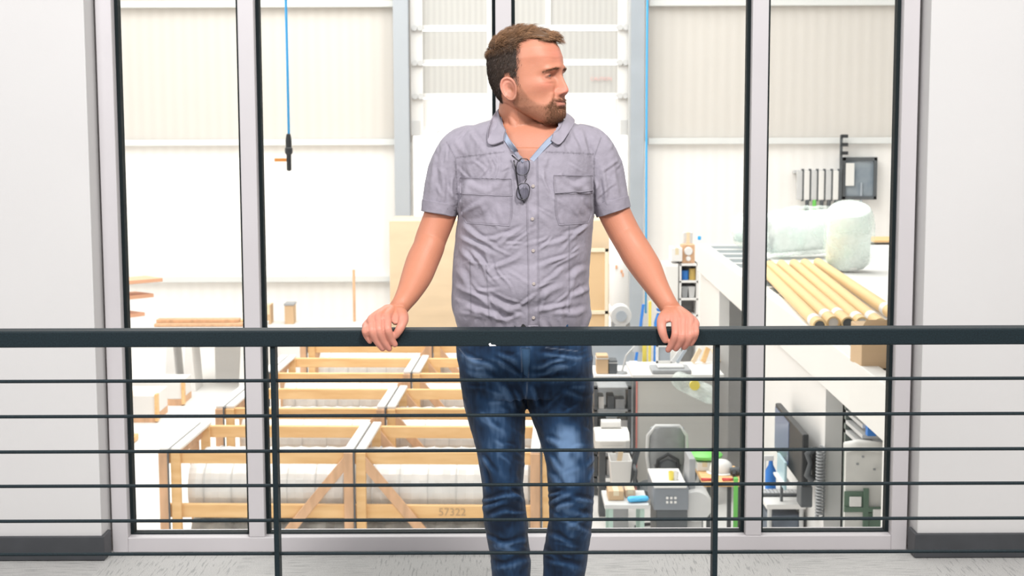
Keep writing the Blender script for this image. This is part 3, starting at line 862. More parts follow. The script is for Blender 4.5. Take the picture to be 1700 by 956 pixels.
h += .0022*vnoise(V, 22, 5)+.0010*vnoise(V, 55, 6)
h *= 1-.6*sss_(py_, 528, 540)*(np.abs(px_-868) < 115)
hem = np.zeros(len(V))
# blouse gathers at the waist
h += .0028*np.sin(px_*.33+3*vnoise(V, 18, 8))*sss_(py_, 500, 535)*(np.abs(px_-868) < 120)
V2 = V+Nn*h[:, None]; setv(me_sh, V2)
# seams and colour
px_, py_ = nprj(V2)
base = np.array([.29, .266, .313]); col = np.tile(base, (len(V2), 1))*(1+.07*vnoise(V2, 30, 1)+.05*vnoise(V2, 140, 2))[:, None]
def seam(a, b, w=1.0, k=.34):
    global col
    d, s, t = segd(px_, py_, a, b); m = np.exp(-(d/w)**2)*ff*((t > 0)*(t < 1)); col = col*(1-k*m)[:, None]
for a, b in [((757, 262), (838, 252)), ((906, 252), (986, 256)), ((741, 235), (756, 262)), ((756, 262), (760, 345)), ((998, 228), (986, 262)), ((986, 262), (987, 345)), ((780, 430), (782, 520)), ((807, 440), (812, 530)), ((945, 375), (945, 520)), ((738, 215), (800, 196)), ((985, 212), (940, 196))]: seam(a, b)
for a, b in [((703, 338), (757, 350)), ((992, 352), (1043, 328))]: seam(a, b, 1.2, .45)
for a, b in [((757, 262), (838, 252)), ((906, 252), (986, 256)), ((756, 262), (760, 345)), ((986, 262), (987, 345)), ((703, 340), (757, 352)), ((992, 354), (1043, 330))]:
    d, s, t = segd(px_, py_, a, b); col = col*(1-.30*np.exp(-(d/3.0)**2)*ff*((t > 0)*(t < 1))*sss_(vnoise(V2, 260, 31), .0, .5))[:, None]
setcol(me_sh, np.clip(col, 0, 1))
def inpoly(x, y, poly):
    ins = np.zeros(len(x), bool); n = len(poly); j = n-1
    for i in range(n):
        xi, yi = poly[i]; xj, yj = poly[j]
        c = ((yi > y) != (yj > y)) & (x < (xj-xi)*(y-yi)/((yj-yi)+1e-9)+xi); ins ^= c; j = i
    return ins
VP_ = [(822, 150), (831, 205), (843, 232), (872, 265), (880, 265), (908, 234), (925, 210), (929, 150)]
dele = inpoly(px_, py_, VP_)&((V2[:, 1] < YB-.02) | (V2[:, 2] > P(866, 200, YB).z-.006))
bm = bmesh.new(); bm.from_mesh(me_sh); bm.verts.ensure_lookup_table()
bmesh.ops.delete(bm, geom=[bm.verts[i] for i in np.nonzero(dele)[0]], context='VERTS')
bm.to_mesh(me_sh); bm.free()
me_sh.polygons.foreach_set('use_smooth', [True]*len(me_sh.polygons))
bvh_sh = BVHTree.FromPolygons([tuple(v) for v in getv(me_sh)], [tuple(p.vertices) for p in me_sh.polygons])
m_shirt = mat_vcol('washed_cotton', .85, bump=.20, bscale=70, spec=.2, sheen=.10)
o_shirt = from_world('shirt', me_sh, m_shirt, man, 'grey short-sleeved button shirt with two chest pockets')

def hit(bvh, px, py, off, Y0=None):
    p = P(px, py, YB-.13); loc, nr, i, d = bvh.ray_cast(Vector((p.x, YR-.2, p.z)), Vector((0, 1, 0)))
    if loc is None: return None
    if nr.y > 0: nr = -nr
    return loc+nr*off
def patch(name, Lp, Rp, nu, nv, off, thick, m, parent, bvh, colr, seamw=0.0, label=None):
    Lq = np.array(Lp, float); Rq = np.array(Rp, float)
    def samp(a, t):
        s = t*(len(a)-1); i = min(int(s), len(a)-2); return a[i]+(a[i+1]-a[i])*(s-i)
    top = []; last = None
    for j in range(nv+1):
        for i in range(nu+1):
            a = samp(Lq, j/nv); b = samp(Rq, j/nv); c = a+(b-a)*i/nu
            p = hit(bvh, c[0], c[1], off)
            if p is None: p = last if last is not None else P(c[0], c[1], YB-.12)
            last = p; top.append(p)
    W_ = nu+1; v = np.array(top); n_ = len(v); bot = v+np.array([0, thick, 0])
    f = []
    for j in range(nv):
        for i in range(nu):
            a = j*W_+i; f.append([a, a+1, a+W_+1, a+W_]); f.append([n_+a, n_+a+W_, n_+a+W_+1, n_+a+1])
    ed = [i for i in range(W_)]+[j*W_+nu for j in range(1, nv+1)]+[nv*W_+i for i in range(nu-1, -1, -1)]+[j*W_ for j in range(nv-1, 0, -1)]
    for k in range(len(ed)):
        a = ed[k]; b = ed[(k+1) % len(ed)]; f.append([a, b, b+n_, a+n_])
    allv = np.concatenate([v, bot]); c = np.tile(np.array(colr), (len(allv), 1))*(1+.07*vnoise(allv, 30, 1)+.05*vnoise(allv, 140, 2))[:, None]
    if seamw > 0:
        J, I = np.meshgrid(np.arange(nv+1), np.arange(nu+1), indexing='ij'); e = np.minimum(np.minimum(I, nu-I), np.minimum(J, nv-J)).ravel()
        m_ = ((e == 1)*1.0)*.22; c[:n_] *= (1-m_)[:, None]
    return raw(name, allv, f, c, m, parent, label)
SC1 = (.295, .27, .318)
pl = patch('placket', [(871, 268), (874, 340), (876, 440), (877, 541)], [(893, 262), (894, 340), (894, 440), (895, 541)], 10, 120, .0018, .004, m_shirt, o_shirt, bvh_sh, SC1, 1)
pk = patch('pocket', [(763, 322), (764, 345), (766, 360), (774, 372)], [(850, 322), (851, 345), (850, 360), (846, 375)], 34, 22, .0014, .004, m_shirt, o_shirt, bvh_sh, (.285, .26, .308), 1)
patch('pocket_flap', [(763, 296), (763, 308), (763, 318), (764, 323)], [(849, 297), (849, 308), (850, 318), (851, 325)], 34, 12, .0028, .004, m_shirt, pk, bvh_sh, SC1, 1)
pk = patch('pocket', [(921, 322), (921, 345), (923, 360), (928, 374)], [(985, 322), (985, 345), (984, 360), (978, 372)], 26, 22, .0014, .004, m_shirt, o_shirt, bvh_sh, (.285, .26, .308), 1)
patch('pocket_flap', [(919, 291), (919, 305), (920, 316), (921, 321)], [(985, 293), (985, 303), (985, 311), (985, 318)], 26, 12, .0028, .004, m_shirt, pk, bvh_sh, SC1, 1)
m_btn = mat('pale_button', (.42, .36, .33), .4)
bvh_pl = bvh_sh
def small_disc(name, px, py, r, t, m, parent, off, holes=False):
    c = hit(bvh_sh, px, py, off)
    if c is None: return
    b = MB().lathe([(.0001, -t), (r*.8, -t), (r, -t*.5), (r, 0), (.0001, 0)], 16, (c.x, c.y, c.z), 'y')
    o = build(name, b, m, parent, smooth=False, autos=True, world=True)
    return o
for (x, y) in [(884.5, 363), (885, 416), (885.5, 470), (885.5, 526), (885, 309)]:
    small_disc('button', x, y, .0045, .0014, m_btn, o_shirt, .0036)
for x in (712, 719): pass
# sleeve turn-ups
def cuff(rows, name):
    q = catmull(rows, 6); pts = [Vector(r[:3]) for r in q]; b = MB()
    rad = [(r[3], r[4]) for r in q]; ptsr = pts+pts[::-1]; radr = rad+[(a-.0035, c-.0035) for a, c in rad[::-1]]
    b.tube(ptsr, radr, 48, False, (0, 1, 0)); n = 48; K = len(ptsr)
    b.f += [[(K-1)*n+k, (K-1)*n+(k+1) % n, (k+1) % n, k] for k in range(n)]; b.fm += [0]*n
    v = np.array(b.v); 
    v[:, 1] += .0015*vnoise(v, 60, 3); v[:, 2] += .0012*vnoise(v, 50, 4)
    return raw(name, v, b.f, np.tile(np.array(SC1)*.93, (len(v), 1))*(1+.08*vnoise(v, 90, 2))[:, None], m_shirt, o_shirt)
cuff([pr(731.5, 338, YB-.012, .0520, .0615), pr(730, 346, YB-.0135, .0505, .060), pr(728.5, 355, YB-.0145, .0490, .0588)], 'sleeve_cuff')
cuff([pr(1013.5, 335, YB-.012, .0520, .0615), pr(1016, 343, YB-.0135, .0505, .060), pr(1019, 352, YB-.0145, .0490, .0588)], 'sleeve_cuff')
# collar
def strip(name, top, bot, thick, nu, m, parent, colr, label=None, cv=0.0):
    A = catmull(top, nu); B = catmull(bot, nu); nv = 8; rows_ = []
    tg = np.gradient(A, axis=0); dn = B-A; nr = np.cross(tg, dn); nr /= np.linalg.norm(nr, axis=1)[:, None]+1e-9
    v = []
    K = len(A)
    for s_ in (0, 1):
        for j in range(nv+1):
            t = j/nv; v.append(A+(B-A)*t+nr*(cv*math.sin(math.pi*t))+nr*(thick*(s_-.5)))
    W_ = K; v = np.concatenate(v); n_ = (nv+1)*K; f = []
    for j in range(nv):
        for i in range(K-1):
            a = j*W_+i; f.append([a, a+1, a+W_+1, a+W_]); f.append([n_+a, n_+a+W_, n_+a+W_+1, n_+a+1])
    ed = list(range(W_))+[j*W_+K-1 for j in range(1, nv+1)]+[nv*W_+i for i in range(K-2, -1, -1)]+[j*W_ for j in range(nv-1, 0, -1)]
    for k in range(len(ed)): a = ed[k]; b = ed[(k+1) % len(ed)]; f.append([a, b, b+n_, a+n_])
    c = np.tile(np.array(colr), (len(v), 1))*(1+.08*vnoise(v, 60, 2))[:, None]
    return raw(name, v, f, c, m, parent, label)
def pt(x, y, Y): return tuple(P(x, y, Y))
def ptS(x, y, off, dflt):
    h_ = hit(bvh_sh, x, y, off)
    return tuple(h_) if h_ is not None else tuple(P(x, y, dflt))
fold = [pt(840, 216, YB-.098), pt(833, 204, YB-.072), pt(829, 192, YB-.030), pt(829, 180, YB+.03), pt(848, 172, YB+.075), pt(880, 171, YB+.082), pt(918, 177, YB+.060), pt(938, 190, YB+.01), pt(936, 200, YB-.045), pt(928, 214, YB-.085), pt(918, 222, YB-.100)]
edge = [ptS(837, 236, .008, YB-.12), ptS(818, 242, .008, YB-.115), ptS(811, 235, .008, YB-.10), ptS(815, 208, .008, YB-.04), pt(835, 194, YB+.095), pt(880, 192, YB+.105), pt(935, 196, YB+.085), ptS(955, 204, .008, YB), ptS(946, 222, .008, YB-.06), ptS(930, 242, .009, YB-.11), ptS(914, 233, .009, YB-.12)]
cl_ = strip('collar', fold, edge, .0028, 10, m_shirt, o_shirt, SC1, cv=.003)
# collar stand / lining
st_t = [ptS(874, 266, .004, YB-.125), pt(858, 247, YB-.122), pt(845, 229, YB-.108), pt(836, 210, YB-.072), pt(832, 195, YB-.030), pt(832, 181, YB+.03), pt(850, 174, YB+.070), pt(880, 173, YB+.077), pt(915, 181, YB+.056), pt(927, 203, YB+.01), pt(924, 214, YB-.045), pt(919, 221, YB-.088), pt(904, 235, YB-.112), pt(879, 264, YB-.124)]
st_b = [ptS(869, 270, .002, YB-.125), pt(851, 250, YB-.119), pt(838, 234, YB-.106), pt(829, 218, YB-.070), pt(825, 208, YB-.030), pt(825, 198, YB+.03), pt(845, 192, YB+.080), pt(880, 190, YB+.087), pt(920, 195, YB+.066), pt(944, 207, YB+.01), pt(942, 219, YB-.045), pt(930, 227, YB-.086), pt(911, 241, YB-.109), pt(886, 268, YB-.122)]
strip('collar_band', st_t, st_b, .0022, 10, m_shirt, o_shirt, (.34, .39, .50), 'pale blue inner band of the collar')

# ---- jeans
je = MB()
JP = [(538, 770, 968, .113, .100), (545, 766, 972, .119, .105), (560, 760, 980, .124, .112), (579, 758, 983, .124, .118), (610, 761, 984, .122, .122), (640, 765, 985, .118, .122), (652, 767, 985, .108, .115)]
je.loft([ringz(r[1], r[2], r[0], r[3], r[4], 60, 2.3) for r in catmull(JP, 5)], True)
def leg(T):
    rows = []
    for (y, a, b, dy, dd) in T:
        p = P((a+b)/2, y, YB+.012+dy); rows.append((p.x, p.y, p.z, (b-a)/2/618, dd))
    limb(je, rows, 44, 5, (0, 1, 0), False)
leg([(630, 764, 874, 0, .105), (664, 767, 874, -.005, .104), (700, 777, 874, -.012, .100), (735, 787, 873, -.018, .095), (770, 794, 872, -.02, .089), (806, 800, 870, -.02, .084), (833, 799, 873, -.018, .082), (864, 802, 877, -.01, .076), (890, 807, 879, .0, .073), (927, 813, 881, .012, .071), (956, 816, 883, .02, .070), (1010, 820, 886, .03, .069), (1080, 822, 884, .035, .066), (1160, 822, 882, .02, .066)])
leg([(630, 866, 984, 0, .105), (655, 870, 985, -.006, .105), (675, 876, 986, -.014, .104), (705, 888, 986, -.022, .102), (735, 898, 986, -.03, .097), (770, 906, 987, -.035, .091), (806, 909, 987, -.036, .086), (833, 910, 986, -.032, .082), (864, 910, 984, -.022, .076), (890, 905, 981, -.01, .073), (922, 901, 977, .002, .071), (956, 899, 972, .012, .069), (1010, 898, 968, .022, .068), (1080, 897, 960, .03, .065), (1160, 897, 958, .02, .066)])
me_j = remesh(je, .0034, 'jeans', 5, .5)
V = getv(me_j); Nn = getn(me_j); px_, py_ = nprj(V); ff = sss_(-Nn[:, 1], -.2, .4)
def q5(l): return q2(l, 740, 530, 2.244)
cr = q5([(60, 130, 180, 190, 3, 4), (60, 190, 200, 230, 2.5, 4.5), (180, 130, 280, 170, 3, 4), (190, 160, 285, 215, 3.2, 4), (330, 175, 440, 150, 3, 4), (330, 205, 470, 170, 3.5, 4.5), (340, 235, 480, 215, 3, 4.5), (420, 260, 530, 300, 2.5, 4.5), (200, 230, 260, 340, 4.5, 4.5), (230, 250, 290, 330, 3, 4), (310, 250, 350, 330, 3.5, 4),
   (340, 130, 540, 135, 2.4, 4), (370, 440, 440, 470, 3, 4.5), (380, 500, 420, 560, 3, 4), (380, 560, 430, 630, 3, 4.5), (120, 520, 190, 590, 3, 4), (130, 560, 170, 640, 2.5, 4),
   (130, 680, 300, 650, 4.5, 4.5), (125, 705, 220, 690, 4.5, 4), (150, 730, 290, 720, 3.5, 4), (230, 640, 300, 675, 3.5, 4), (140, 800, 280, 870, 2.5, 4.5), (160, 930, 320, 900, 3, 5), (180, 850, 310, 820, 3, 4.5),
   (385, 660, 450, 640, 4.5, 4.5), (385, 700, 470, 640, 4.5, 4.5), (395, 725, 480, 680, 3.5, 4), (470, 660, 545, 690, 4.5, 4.5), (480, 720, 545, 740, 3.5, 4), (550, 490, 520, 560, 3, 4), (555, 560, 530, 610, 3, 4), (430, 740, 540, 800, 2.6, 4.5), (380, 800, 480, 850, 2.8, 4.5), (370, 900, 520, 930, 3.2, 5), (450, 780, 540, 720, 2.6, 4), (360, 860, 430, 900, 2.5, 4)])
rs = random.Random(9)
for i in range(60):
    x = rs.choice([rs.uniform(775, 870), rs.uniform(895, 985)]); y = rs.uniform(580, 950); a = rs.gauss(.5, .5)*(1 if x < 873 else -1); L = rs.uniform(8, 22)
    cr.append(((x-L*math.cos(a), y-L*math.sin(a)), (x+L*math.cos(a), y+L*math.sin(a)), rs.uniform(.6, 1.6), rs.uniform(2.2, 3.8)))
hj = crease(px_, py_, cr)*.00135*(.35+.65*ff)
hj += .002*vnoise(V, 25, 3)+.0008*vnoise(V, 70, 6)
V2 = V+Nn*hj[:, None]; setv(me_j, V2); px_, py_ = nprj(V2)
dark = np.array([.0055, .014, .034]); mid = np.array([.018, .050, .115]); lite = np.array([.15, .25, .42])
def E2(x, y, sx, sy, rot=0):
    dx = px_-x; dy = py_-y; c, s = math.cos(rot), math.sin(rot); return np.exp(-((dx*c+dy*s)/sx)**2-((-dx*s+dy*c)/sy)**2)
fade_hl = .85*E2(945, 775, 26, 50)+.55*E2(938, 730, 26, 30)+.45*E2(822, 700, 26, 60)+.55*E2(795, 605, 40, 20, .2)+.6*E2(873, 590, 18, 22)+.6*E2(930, 600, 40, 16, -.2)+.4*E2(960, 640, 20, 14)+.35*E2(838, 790, 16, 40)+.35*E2(940, 860, 20, 40)+.25*E2(842, 920, 20, 40)  # worn denim fades, with highlight streaks painted in at hips and fly
fade_hl = fade_hl*ff*(.8+.5*vnoise(V2, 40, 2))
fade_hl += np.clip(hj/.003, -1, 1)*.30*ff
fade_hl += .10*vnoise(V2*np.array([3, 3, .6]), 60, 4)
fade_hl = np.clip(fade_hl+.12, 0, 1)[:, None]
col = np.where(fade_hl < .4, dark+(mid-dark)*(fade_hl/.4), mid+(lite-mid)*((fade_hl-.4)/.6))
def seam2(a, b, w=.9, k=.5, c=(.20, .24, .32)):
    global col
    d, s, t = segd(px_, py_, a, b); m = np.exp(-(d/w)**2)*ff*((t > 0)*(t < 1))*k; col = blend(col, m, c)
for a, b in [((865, 577), (867, 618)), ((875, 577), (877, 620)), ((877, 620), (873, 664)), ((762, 578), (775, 594)), ((775, 594), (800, 597)), ((905, 577), (960, 583)), ((770, 665), (800, 800)), ((984, 600), (985, 800))]: seam2(a, b)
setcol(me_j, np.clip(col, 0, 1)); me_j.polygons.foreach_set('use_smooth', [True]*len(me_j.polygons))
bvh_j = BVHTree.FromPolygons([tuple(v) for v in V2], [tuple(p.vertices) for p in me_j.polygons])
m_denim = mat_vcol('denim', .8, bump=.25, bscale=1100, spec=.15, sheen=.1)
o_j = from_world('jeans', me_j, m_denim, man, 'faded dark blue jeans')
patch('fly', [(866, 578), (867, 600), (870, 622)], [(880, 578), (880, 600), (876, 626)], 8, 24, .0018, .003, m_denim, o_j, bvh_j, (.05, .11, .21), 1)
blt = MB()
ro = [ringz(765.5, 970.5, y, d, .106, 60, 2.3) for y, d in ((536.5, .1165), (536.5, .1195), (549, .1235), (549, .1195))]
blt.loft(ro+[ro[0]], False)
build('belt', blt, mat('black_leather', (.012, .012, .014), .4), man, smooth=False, autos=True, world=True)
bk = P(868, 540, YB-.131); build('buckle', MB().box(bk, (.045, .006, .018)), mat('buckle_steel', (.3, .3, .3), .3, metal=1), man, .002, world=True)
for x in (800, 838, 905, 940):
    p = hit(bvh_j, x, 560, .0) or P(x, 560, YB-.12); z0 = P(x, 552, YB-.13).z; z1 = P(x, 534, YB-.13).z
    bl_ = build('belt_loop', MB().bx(p.x-.006, p.x+.006, p.y-.010, p.y-.006+.0, z0, z1), m_denim, o_j, .001, world=True)
    setcol(bl_.data, np.tile([.03, .07, .14], (8, 1)))
# shoes
for s in (-1, 1):
    x = legrows(s)[-1][0]; sm = MB(); rws = []
    for (yy, w, h_) in [(.105, .026, .03), (.085, .036, .062), (.03, .038, .085), (-.03, .040, .078), (-.09, .047, .055), (-.15, .049, .042), (-.195, .038, .034), (-.215, .020, .022)]:
        rws.append([(x+.02*s*(.1-yy)+w*math.cos(2*math.pi*k/24), YB+yy, .028+max(-.008, (h_)*(.5+.5*math.sin(2*math.pi*k/24)))) for k in range(24)])
    sm.loft(rws, True); so = build('shoe', sm, mat('brown_leather', (.09, .05, .03), .5), man, smooth=True, world=True)
    rws = [[(x+.02*s*(.1-yy)+w*1.08*math.cos(2*math.pi*k/24), YB+yy, (.034 if k < 12 else .003)) for k in range(24)] for yy, w in [(.108, .022), (.085, .038), (.0, .040), (-.09, .050), (-.16, .050), (-.205, .036), (-.222, .018)]]
    build('sole', MB().loft(rws, True), mat('dark_sole', (.02, .02, .02), .7), so, world=True)

# ---- spectacles hanging at the placket
sp0 = hit(bvh_sh, 868, 300, .014)
gl = thing('eyeglasses', 'thin dark-framed eyeglasses hooked in the neck of the grey shirt', 'glasses', tuple(sp0))
m_fr = mat('dark_frame', (.02, .018, .022), .3); m_lens = mat_glass('lens_glass', (.96, .97, .99), .08)
def lens(cx, cy, w, h_):
    c = P(cx, cy, sp0.y); pts = []; lp = []
    for k in range(40):
        a = 2*math.pi*k/40; e = 2.6
        x = math.copysign(abs(math.cos(a))**(2/e), math.cos(a))*w; z = math.copysign(abs(math.sin(a))**(2/e), math.sin(a))*h_
        pts.append(Vector((c.x+x+.10*z, c.y-.003+.16*x, c.z+z)))
    f_ = build('rim', MB().tube(pts, .0012, 8, False, closed=True), m_fr, gl, smooth=True, world=True)
    build('lens', MB().prism([p*.0+c+(p-c)*.97 for p in pts], (0, .0012, 0)), m_lens, f_, world=True)
lens(868, 277, .0170, .0215); lens(868.5, 318, .0165, .0215)
build('bridge', MB().tube([P(871, 292, sp0.y-.003), P(874, 297.5, sp0.y-.005), P(871, 303, sp0.y-.003)], .0013, 8), m_fr, gl, smooth=True, world=True)
build('temple', MB().tube([P(866, 262, sp0.y), P(862, 268, sp0.y+.004), P(856, 263, sp0.y+.002), P(850, 258, sp0.y+.010)], [.0016, .0016, .002, .002], 8), m_fr, gl, smooth=True, world=True)
build('temple', MB().tube([P(872, 332, sp0.y), P(870, 337, sp0.y+.003), P(862, 320, sp0.y+.006), P(856, 280, sp0.y+.008), P(853, 266, sp0.y+.006)], [.0016, .0016, .0016, .002, .002], 8), m_fr, gl, smooth=True, world=True)
# ================================================================== WORKSHOP BEYOND THE GLASS
ZF = -2.7; YBK = 27.0
def mat_sheet(name, c1, c2, freq):
    m = mat(name, c1, .6); nt = m.node_tree; N = nt.nodes; L = nt.links; b = N['Principled BSDF']
    tc = N.new('ShaderNodeTexCoord'); w = N.new('ShaderNodeTexWave'); w.inputs['Scale'].default_value = freq; w.wave_profile = 'SIN'
    w.inputs['Distortion'].default_value = .0; L.new(tc.outputs['Object'], w.inputs['Vector'])
    mx = N.new('ShaderNodeMix'); mx.data_type = 'RGBA'; mx.inputs[6].default_value = (*c1, 1); mx.inputs[7].default_value = (*c2, 1)
    L.new(w.outputs['Fac'], mx.inputs[0]); L.new(mx.outputs[2], b.inputs['Base Color'])
    bp = N.new('ShaderNodeBump'); bp.inputs['Strength'].default_value = .12; bp.inputs['Distance'].default_value = .02; L.new(w.outputs['Fac'], bp.inputs['Height']); L.new(bp.outputs[0], b.inputs['Normal'])
    return m
m_up = mat_sheet('cream_ribbed_sheet', (.68, .645, .605), (.655, .62, .58), 1.6)
m_lo = mat_sheet('white_ribbed_sheet', (.93, .90, .87), (.90, .87, .84), 1.6)
m_girt = mat('painted_girt', (.74, .75, .74), .5)
m_conc = mat('pale_concrete', (.80, .785, .765), .6, var=.06, vscale=.6)
m_steel = mat('blue_grey_steel', (.40, .44, .49), .5, var=.1, vscale=2)
m_white = mat('white_paint', (.80, .785, .77), .5)
m_offw = mat('off_white_paint', (.80, .785, .76), .6, var=.03, vscale=1)
m_pine = mat('pine_timber', (.84, .55, .27), .65, var=.22, vscale=2.5, stretch=(1, 6, 6), col2=(.74, .44, .19))
m_pine2 = mat('weathered_pine', (.74, .45, .27), .7, var=.25, vscale=3, stretch=(4, 4, 1))
m_ply = mat('plywood', (.78, .62, .43), .7, var=.08, vscale=2, stretch=(1, 1, 4))
m_card = mat('cardboard', (.62, .43, .26), .8, var=.06, vscale=3)
m_blk = mat('matte_black', (.02, .022, .025), .5)
m_dk = mat('dark_grey_plastic', (.10, .11, .12), .5, var=.2, vscale=9)
m_gr = mat('mid_grey_paint', (.36, .37, .385), .5, var=.12, vscale=5)
m_lg = mat('light_grey_paint', (.62, .62, .62), .5, var=.06, vscale=5)
m_blue = mat('bright_blue', (.03, .22, .70), .45)
m_cyan = mat('sky_blue_hose', (.05, .42, .85), .4)
m_green = mat('green_plastic', (.18, .62, .12), .4)
m_yel = mat('yellow_paint', (.85, .70, .12), .5)
m_red = mat('red_paint', (.65, .06, .05), .5)
m_ora = mat('orange_paint', (.80, .30, .06), .5)

FL0 = YW+.12
struct('floor_workshop', MB().bx(-12, 12, FL0, 27.0, ZF-.2, ZF).bx(-14, 14, 27.0, 60, ZF-.25, ZF-.05), m_conc)
# corridor slab edge and wall below the landing window
struct('wall_below_landing', MB().bx(-12, 12, FL0-.12, FL0, ZF, -.2), m_white)
# back wall with the door opening
zg = [P(560, y, YBK).z for y in (8, 236.5, 462)]
dx0 = P(686, 300, YBK).x; dx1 = P(1042, 300, YBK).x
TOPZ = 8.2
zs = zg[1]
w = MB().bx(-12, dx0, YBK, YBK+.15, zs, TOPZ).bx(dx1, 12, YBK, YBK+.15, zs, TOPZ).bx(dx0, dx1, YBK, YBK+.15, 5.2, TOPZ)
struct('wall_back', w, m_up)
w = MB().bx(-12, dx0, YBK-.02, YBK+.15, ZF, zs).bx(dx1, 12, YBK-.02, YBK+.15, ZF, zs)
struct('wall_back_lower', w, m_lo)
for nm, x in (('wall_workshop_left', -12.1), ('wall_workshop_right', 12.1)):
    struct(nm, MB().box((x, (FL0+YBK)/2, (TOPZ+ZF)/2), (.2, YBK-FL0, TOPZ-ZF)), m_lo)
for i, z in enumerate(zg):
    a = MB().bx(-12, dx0-.3, YBK-.16, YBK-.02, z-.05, z+.06)
    if i < 2: a.bx(dx1+.35, 12, YBK-.16, YBK-.02, z-.05, z+.06)
    struct('trim_%d' % (i+1), a, m_girt, .01)
def hcol(x, wid, z0, z1, m, nm):
    b = MB(); d = .28
    b.bx(x-wid/2, x+wid/2, YBK-.46, YBK-.435, z0, z1).bx(x-wid/2, x+wid/2, YBK-.18, YBK-.205, z0, z1).bx(x-.012, x+.012, YBK-.44, YBK-.2, z0, z1)
    return struct(nm, b, m, .004)
hcol(P(668, 300, YBK-.4).x, .26, ZF, TOPZ, mat('pale_blue_grey_steel', (.42, .45, .49), .5), 'trim_4')
hcol(P(1057, 300, YBK-.4).x, .24, ZF, TOPZ, m_steel, 'trim_5')
struct('trim_6', MB().bx(P(1042, 300, YBK-.3).x, P(1046, 300, YBK-.3).x, YBK-.35, YBK-.25, ZF, TOPZ), m_lg, .004)
hcol(P(415, 400, YBK-.4).x, .14, ZF, P(415, 560, YBK).z, m_gr, 'trim_7')

# sectional door, raised: frame tracks, sections
zD = P(850, 216, YBK).z
door = thing('sectional_door', 'large white sectional industrial door in the far wall, partly raised', 'door', ((dx0+dx1)/2, YBK+.05, ZF))
m_dpan = mat_sheet('door_panel_sheet', (.55, .54, .52), (.50, .49, .475), 3.0)
ys = [-60, -8, 48, 105, 161, 216]
for a, b in zip(ys[:-1], ys[1:]):
    z1 = P(850, a+3, YBK).z; z0 = P(850, b-3, YBK).z
    s = build('section', MB().bx(dx0+.1, dx1-.1, YBK+.02, YBK+.06, z0, z1), m_dpan if b < 200 else m_white, door, .006, world=True)
    build('rail', MB().bx(dx0+.1, dx1-.1, YBK-.01, YBK+.08, z0-.04, z0+.035), m_white, s, .006, world=True)
for x in (P(813, 100, YBK).x, P(910, 100, YBK).x):
    build('stile', MB().bx(x-.05, x+.05, YBK-.02, YBK+.08, zD, P(850, -60, YBK).z), m_white, door, .005, world=True)
for x, s in ((dx0, 1), (dx1, -1)):
    t = build('track', MB().bx(x-.02, x+.20*s, YBK-.12, YBK-.06, P(850, 225, YBK).z, 5.2).bx(x-.01, x+.02*s, YBK-.12, YBK+.02, ZF, 5.2), m_white, door, .006, world=True)
    for y in (47, 105, 160):
        z = P(850, y, YBK).z
        h_ = MB().lathe([(.001, 0), (.05, 0), (.05, .05), (.001, .05)], 16, (x+.06*s, YBK-.2, z), 'y').lathe([(.001, 0), (.05, 0), (.05, .05), (.001, .05)], 16, (x+.16*s, YBK-.2, z), 'y').bx(x+.0*s, x+.22*s, YBK-.15, YBK-.12, z-.02, z+.02)
        build('roller_bracket', h_, m_lg, t, world=True)
    z = P(850, 212, YBK).z
    build('corner_plate', MB().bx(x-.02, x+.14*s, YBK-.16, YBK-.12, z-.13, z+.13), m_lg, t, .004, world=True)
me_ = textmesh('CAUTION', .085, .002); o = link('warning_text', me_, mat('faded_red', (.78, .45, .42), .6), door); o.rotation_euler = (R(90), 0, 0)
pp = P(998, 131, YBK-.02); o.location = pp-Vector(ROOT[door.name]); o['label'] = 'faded red warning lettering on the door'
# brace rod and white wall added for the bright outdoors behind the opening
build('brace_rod', MB().cyl(P(700, 232, YBK+.09), P(830, 170, YBK+.09), .016, 8), m_lg, door, world=True)
yard = MB().bx(-14, 14, 45, 45.3, ZF-.05, ZF+9); struct('wall_yard_backdrop', yard, m_white)

